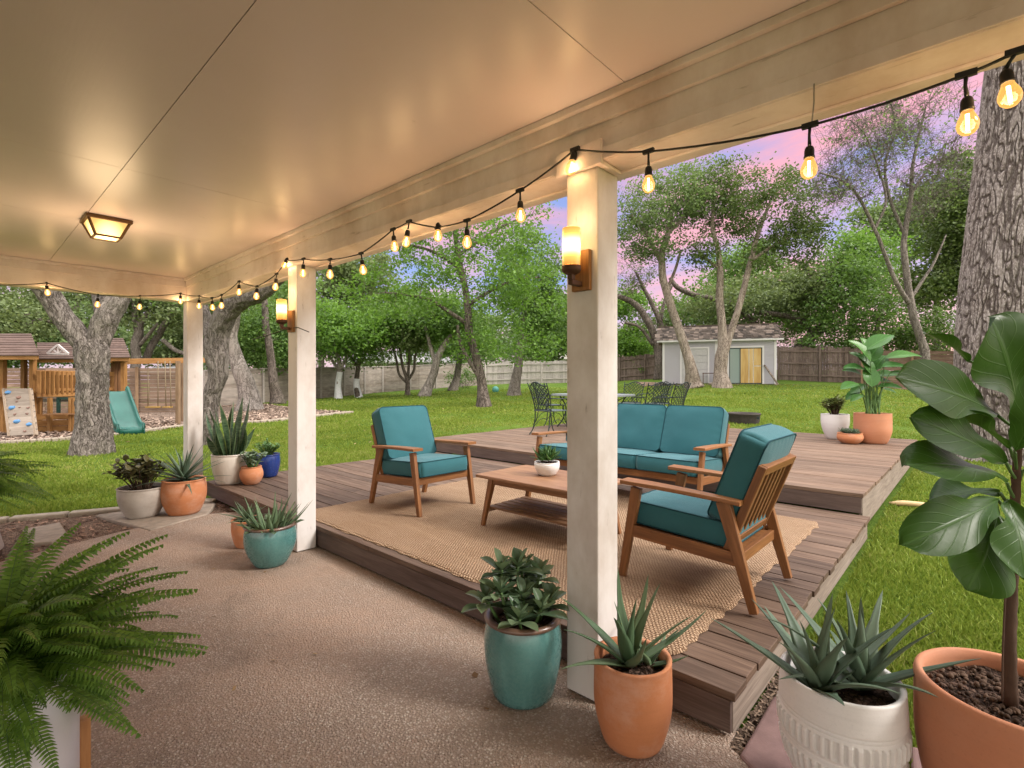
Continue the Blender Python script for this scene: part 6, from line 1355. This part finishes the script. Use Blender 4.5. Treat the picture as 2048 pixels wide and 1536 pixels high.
# ================================================================== PLAYSET
def playset():
    ced = m_wood('cedar', (.19, .080, .022), (.31, .150, .046), (.42, .23, .08), .6, .3, .3, .4); cedd = m_wood('cedar_dark', (.10, .045, .018), (.19, .09, .035), (.27, .14, .06), .65, .3, .3, .4); rf = m_wood('brown_roof_board', (.045, .028, .022), (.095, .062, .050), (.16, .11, .09), .8, .2, .4, .4)
    t = thing('playset', 'cedar playset with brown roofs, climbing wall, green slide and swing beam', 'playset', gz(80, 868, 0))
    D = lambda u, v, d: at(u, v, d)
    X = lambda u, d, z: np.r_[(FW*d+RT*(d*(u-U0)/FPX))[:2], z]
    def post(u, d, z1, m=ced, s=.11, z0=0): b = MB(); b.bar(X(u, d, z0), X(u, d, z1), s, s, up=tuple(FW)); b.build('post', m, t, bevel=.006)
    zz = lambda v, d: CAMZ-(v-V0)*d/FPX
    for u, d, v1 in ((6, 13.0, 712), (66, 13.0, 712), (48, 14.6, 712), (-60, 13.4, 712)): post(u, d, zz(v1, d))
    for u, d, v1 in ((228, 14.6, 718), (248, 14.2, 718), (236, 16.0, 718)): post(u, d, zz(v1, d), ced if u > 240 else cedd)
    def roof(u0, u1, d0, d1, ve, vr, ur0, ur1, name='roof'):
        n = 9; b = MB(); ze = zz(ve, d0); zr = zz(vr, (d0+d1)/2); dm = (d0+d1)/2
        for side, dd in ((0, d0), (1, d1)):
            for i in range(n):
                f0, f1 = i/n, (i+1.15)/n; f1 = min(f1, 1)
                L0 = X(u0+(ur0-u0)*f0, dd+(dm-dd)*f0, ze+(zr-ze)*f0+.02); R0 = X(u1+(ur1-u1)*f0, dd+(dm-dd)*f0, ze+(zr-ze)*f0+.02); L1 = X(u0+(ur0-u0)*f1, dd+(dm-dd)*f1, ze+(zr-ze)*f1); R1 = X(u1+(ur1-u1)*f1, dd+(dm-dd)*f1, ze+(zr-ze)*f1)
                dn = np.array([0, 0, -.025]); b.add(np.array([L0, R0, R1, L1, L0+dn, R0+dn, R1+dn, L1+dn]), [np.array([[0, 1, 2, 3], [7, 6, 5, 4], [4, 5, 1, 0], [5, 6, 2, 1], [7, 4, 0, 3]])], [np.array([[[0, i*.2], [2, i*.2], [2, i*.2+.2], [0, i*.2+.2]]]*5)+np.array([random.random()*9, 0])])
        for uA, uR in ((u0, ur0), (u1, ur1)): b.add(np.array([X(uA, d0, ze), X(uA, d1, ze), X(uR, dm, zr)]), [np.array([[0, 1, 2]])])
        o = b.build(name, rf, t); bb = MB(); bb.bar(X(u0+2, d0+.06, ze-.05), X(u1-2, d0+.06, ze-.05), .04, .09); bb.build('eave_beam', ced, o)
    roof(-110, 78, 12.3, 14.9, 711, 667, -90, 62); roof(74, 226, 13.9, 15.6, 718, 685, 74, 226); roof(218, 261, 13.8, 16.2, 715, 676, 224, 246)
    # little gable ornament
    g = MB(); pa, pb, pc = X(95, 13.75, zz(707, 13.75)), X(137, 13.75, zz(708, 13.75)), X(116, 13.75, zz(690, 13.75)); m1 = (pa+pb)/2
    g.bar(pa, pc, .05, .05); g.bar(pb, pc, .05, .05); g.bar(pa, pb, .045, .045); g.bar(m1, pc, .03, .03); g.bar(m1, (pa+pc)/2, .03, .03); g.bar(m1, (pb+pc)/2, .03, .03); g.build('gable_ornament', m_flat('pale_gable', (.50, .45, .43), .7, .2, 0, .2, 0), t)
    # climbing wall with holds
    b = MB(); n = 8; a0, a1, c0, c1 = X(20, 12.0, .02), X(72, 12.05, .06), X(8, 12.75, zz(778, 12.7)), X(61, 12.75, zz(778, 12.7))
    for i in range(n):
        f0, f1 = i/n+.006, (i+1)/n-.006; q = [a0+(c0-a0)*f0, a1+(c1-a1)*f0, a1+(c1-a1)*f1, a0+(c0-a0)*f1]; m = (q[0]+q[1])/2; m2 = (q[3]+q[2])/2; l, r = (q[0]+q[3])/2, (q[1]+q[2])/2; b.bar(l, r, .03, np.linalg.norm(m2-m), up=tuple(m2-m))
    rw = b.build('climbing_wall', m_wood('climb_board', (.17, .13, .10), (.27, .225, .18), (.36, .31, .26), .75, .2, .4, .4), t, bevel=.003)
    b = MB()
    for P, Q in ((a0, c0), (a1, c1)): b.bar(P+(0, 0, -.02), Q, .05, .07, up=tuple(-FW))
    b.build('side_board', m_wood('climb_edge', (.25, .185, .13), (.34, .265, .195), (.42, .34, .26), .75, .2, .3, .4), rw)
    bl = m_flat('blue_hold', (.10, .26, .50), .5, .4, 0, .2, .2); gr = m_flat('grey_hold', (.22, .13, .10), .6, .3, 0, .2, .2)
    for u, v, m, r in ((19, 786, bl, .055), (27, 818, bl, .058), (37, 847, bl, .062), (61, 854, bl, .055), (40, 797, gr, .045), (59, 819, gr, .028), (32, 832, gr, .026), (56, 832, gr, .028), (42, 818, gr, .02), (36, 805, gr, .02), (52, 867, gr, .03)):
        f = np.clip((875-v)/97, 0, 1); ul, ur = 20-12*f, 72-11*f; k = (u-ul)/(ur-ul); P = (a0+(c0-a0)*f)*(1-k)+(a1+(c1-a1)*f)*k; b = MB(); b.sphere(P-FW*.03, r, 12, 8, (1.2, .8, .85)); b.V[0] += (vnoise(b.V[0]*25)[:, None]-.5)*.03; b.build('climbing_hold', m, rw)
    # railing, floor, play counter
    d = 12.9
    b = MB(); b.bar(X(72, d, zz(745, d)), X(228, d+1.4, zz(745, d)-.02), .05, .12); b.bar(X(72, d, zz(780, d)), X(228, d+1.4, zz(780, d)), .05, .08); b.bar(X(72, d, zz(790, d)), X(228, d+1.4, zz(791, d)), .06, .10)
    for k in range(17):
        f = k/16; u = 78+f*146; dd = d+1.4*f; b.bar(X(u, dd-.03, zz(742, d)), X(u, dd-.03, zz(788, d)), .10, .025, up=tuple(FW))
    b.build('railing', ced, t, bevel=.003)
    b = MB(); q = [X(-60, 12.7, zz(790, 12.7)), X(72, 12.7, zz(790, 12.7))]
    b.bar(X(-70, 13.6, zz(790, 12.7)-.02), X(76, 13.6, zz(790, 12.7)-.02), 1.9, .05); b.bar(X(76, 14.4, zz(790, 12.7)-.02), X(232, 15.2, zz(790, 12.7)-.02), 1.4, .05); b.build('platform', cedd, t)
    b = MB(); b.bar(X(88, 12.85, zz(829, 12.85)), X(205, 13.4, zz(829, 12.85)), .28, .035); b.build('counter', cedd, t, bevel=.004)
    b = MB()
    for k in range(3): b.bar(X(70, 13.0, .08+.16*k), X(216, 13.6, .08+.16*k), .03, .15)
    b.build('skirt_board', ced, t, bevel=.003)
    b = MB()
    for i in range(4): b.bar(X(60, 15.0, .75+.13*i), X(225, 15.6, .75+.13*i), .03, .11)
    b.build('back_panel', m_wood('bluegrey_board', (.25, .24, .21), (.36, .35, .32), (.45, .44, .41), .8, .2, .3, .4), t)
    for u in (80, 100, 142, 150): post(u, 13.1, zz(795, 13.1), ced, .08)
    b = MB()
    for u in (117, 140): b.bar(X(u, 13.15, zz(826, 13.1)), X(u, 13.15, zz(795, 13.1)), .07, .05, up=tuple(FW))
    b.bar(X(117, 13.15, zz(797, 13.1)), X(140, 13.15, zz(797, 13.1)), .05, .05); b.build('window_frame', m_flat('green_frame', (.015, .05, .04), .5, .4, 0, .2, 0), t)
    # slide
    sg = NT('slide_plastic'); n = sg.noise(sg.pos(), 3, 3, .5); sg.pbr(sg.ramp(n, [(.3, (.012, .088, .070)), (.7, (.020, .118, .094))]), .32, None, .45)
    top = (X(212, 13.3, 1.06), X(246, 13.5, 1.06)); pts = [(0, 0, 1.0), (.08, .02, 1.0), (.28, .26, 1), (.5, .50, 1), (.66, .70, 1), (.82, .84, 1), (.92, .885, 1), (1, .89, 1)]
    T0 = (top[0]+top[1])/2; E0 = X(262, 12.65, .10); wd = nrm(top[1]-top[0]); wd[2] = 0; g = []
    for f, h, _ in catmull(np.array(pts), 4):
        p = T0*(1-f)+E0*f; p[2] = 1.06-h*1.02; hw = .23; g.append([p+wd*s*hw+np.array([0, 0, q]) for s, q in ((-1.25, -.02), (-1.25, .10), (-1.12, .13), (-1.0, .10), (-.95, .0), (-.5, -.012), (0, -.015), (.5, -.012), (.95, 0), (1.0, .10), (1.12, .13), (1.25, .10), (1.25, -.02))])
    g = np.array(g); b = MB(); b.grid(g); b.grid(g[:, [0, 12]]-np.array([0, 0, .05])); e = g[-1]; lo = e.copy(); lo[:, 2] = .0; b.grid(np.stack([e, lo])); so = b.build('slide', sg.m, t)
    sm = so.modifiers.new('shell', 'SOLIDIFY'); sm.thickness = .02
    post(242, 13.6, .5, cedd, .06)
    # swing beam, legs and swings
    b = MB(); b.bar(X(250, 14.6, zz(723, 14.6)), X(420, 16.2, zz(720, 16.2)), .10, .16); b.build('swing_beam', ced, t, bevel=.006)
    for u, d in ((356, 15.3), (364, 16.4)): post(u, d, zz(722, d), brown_p, .10)
    rope = m_flat('rope', (.22, .17, .11), .8, .1, 0, .3, 0)
    for us in ((296, 316), (330, 340)):
        dd = 15.1; b = MB(); zs = .55
        for u in us: b.tube(np.array([X(u, dd, zz(722, dd)), X(u+(2 if us[0] > 320 else 0), dd-.05, zs)]), .014, 6)
        sw = b.build('swing_ropes', rope, t); b = MB(); b.bar(X(us[0]-2, dd-.05, zs), X(us[1]+2, dd-.05, zs), .16, .03); b.build('swing_seat', m_flat('yellow_seat', (.45, .28, .06), .5, .3, 0, .2, 0), sw)
    return t
playset()
# ================================================================== SKY, SUN, CAMERA
w = bpy.data.worlds.new('World'); SC.world = w; w.use_nodes = True; nt = w.node_tree; nt.nodes.clear()
class WT(NT):
    def __init__(s): s.t = nt; s.out = s.n('ShaderNodeOutputWorld')
k = WT(); d = k.coord('Generated')
SUN_EL, SUN_AZ = math.radians(38), math.radians(-62)      # azimuth measured from X towards Y
sky = k.n('ShaderNodeTexSky', sky_type='NISHITA'); sky.sun_disc = False; sky.sun_elevation = SUN_EL; sky.sun_rotation = PI/2-SUN_AZ
sep = k.n('ShaderNodeSeparateXYZ', ins={0: d}); z = sep.outputs[2]
p = k.mapping(d, (1, 1, 3.2)); c1 = k.noise(p, 2.1, 6, .6, .5); c2 = k.noise(p, 5.5, 5, .6, .3)
cl = k.ramp(k.math('ADD', k.math('MULTIPLY', c1, .7), k.math('MULTIPLY', c2, .35)), [(.42, 0), (.60, 1)])
low = k.mix(cl, (.145, .18, .40), (.60, .205, .205))                          # lavender dusk, pink cloud
low = k.mix(k.ramp(z, [(.0, .35), (.16, 0)]), low, (.46, .25, .28))
top = k.mix(k.math('MULTIPLY', cl, .5), (2.45, 2.36, 2.30), (2.8, 2.65, 2.5))   # bright veil overhead
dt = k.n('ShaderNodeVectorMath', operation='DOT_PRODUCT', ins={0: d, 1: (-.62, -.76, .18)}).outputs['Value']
low = k.mix(k.ramp(dt, [(.05, 0), (.75, 1)]), low, (1.55, 1.35, 1.18))            # warm glow added to the unseen sky behind the camera, fills the porch
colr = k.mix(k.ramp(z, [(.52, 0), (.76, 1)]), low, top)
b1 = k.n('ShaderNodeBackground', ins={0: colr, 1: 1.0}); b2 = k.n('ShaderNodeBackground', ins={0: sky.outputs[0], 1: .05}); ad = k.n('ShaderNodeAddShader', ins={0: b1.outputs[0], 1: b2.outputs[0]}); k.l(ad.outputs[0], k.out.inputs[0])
sl = bpy.data.lights.new('sun', 'SUN'); sl.energy = 2.4; sl.angle = math.radians(14); sl.color = (1, .93, .86); so = bpy.data.objects.new('sun', sl); C.objects.link(so)
dv = Vector((math.cos(SUN_AZ)*math.cos(SUN_EL), math.sin(SUN_AZ)*math.cos(SUN_EL), math.sin(SUN_EL))); so.rotation_euler = dv.to_track_quat('Z', 'Y').to_euler(); so.location = tuple(dv*40)
cam = bpy.data.cameras.new('camera'); cam.sensor_width = 36; cam.lens = FPX/2048*36; cam.shift_y = -8/2048; cam.clip_start = .05; cam.clip_end = 600
co = bpy.data.objects.new('camera', cam); C.objects.link(co); co.location = (0, 0, CAMZ); co.rotation_euler = (PI/2, 0, TH-PI/2); SC.camera = co
SC.view_settings.view_transform = 'Standard'; SC.view_settings.look = 'None'; SC.view_settings.gamma = 1; SC.view_settings.exposure = .6
cy = SC.cycles; cy.use_denoising = True; cy.use_adaptive_sampling = True; cy.adaptive_threshold = .02; cy.max_bounces = 7; cy.diffuse_bounces = 4; cy.glossy_bounces = 3; cy.transparent_max_bounces = 12; cy.transmission_bounces = 4; cy.sample_clamp_indirect = 4; cy.caustics_reflective = False; cy.caustics_refractive = False; cy.use_light_tree = True
try: cy.denoiser = 'OPENIMAGEDENOISE'
except Exception: pass
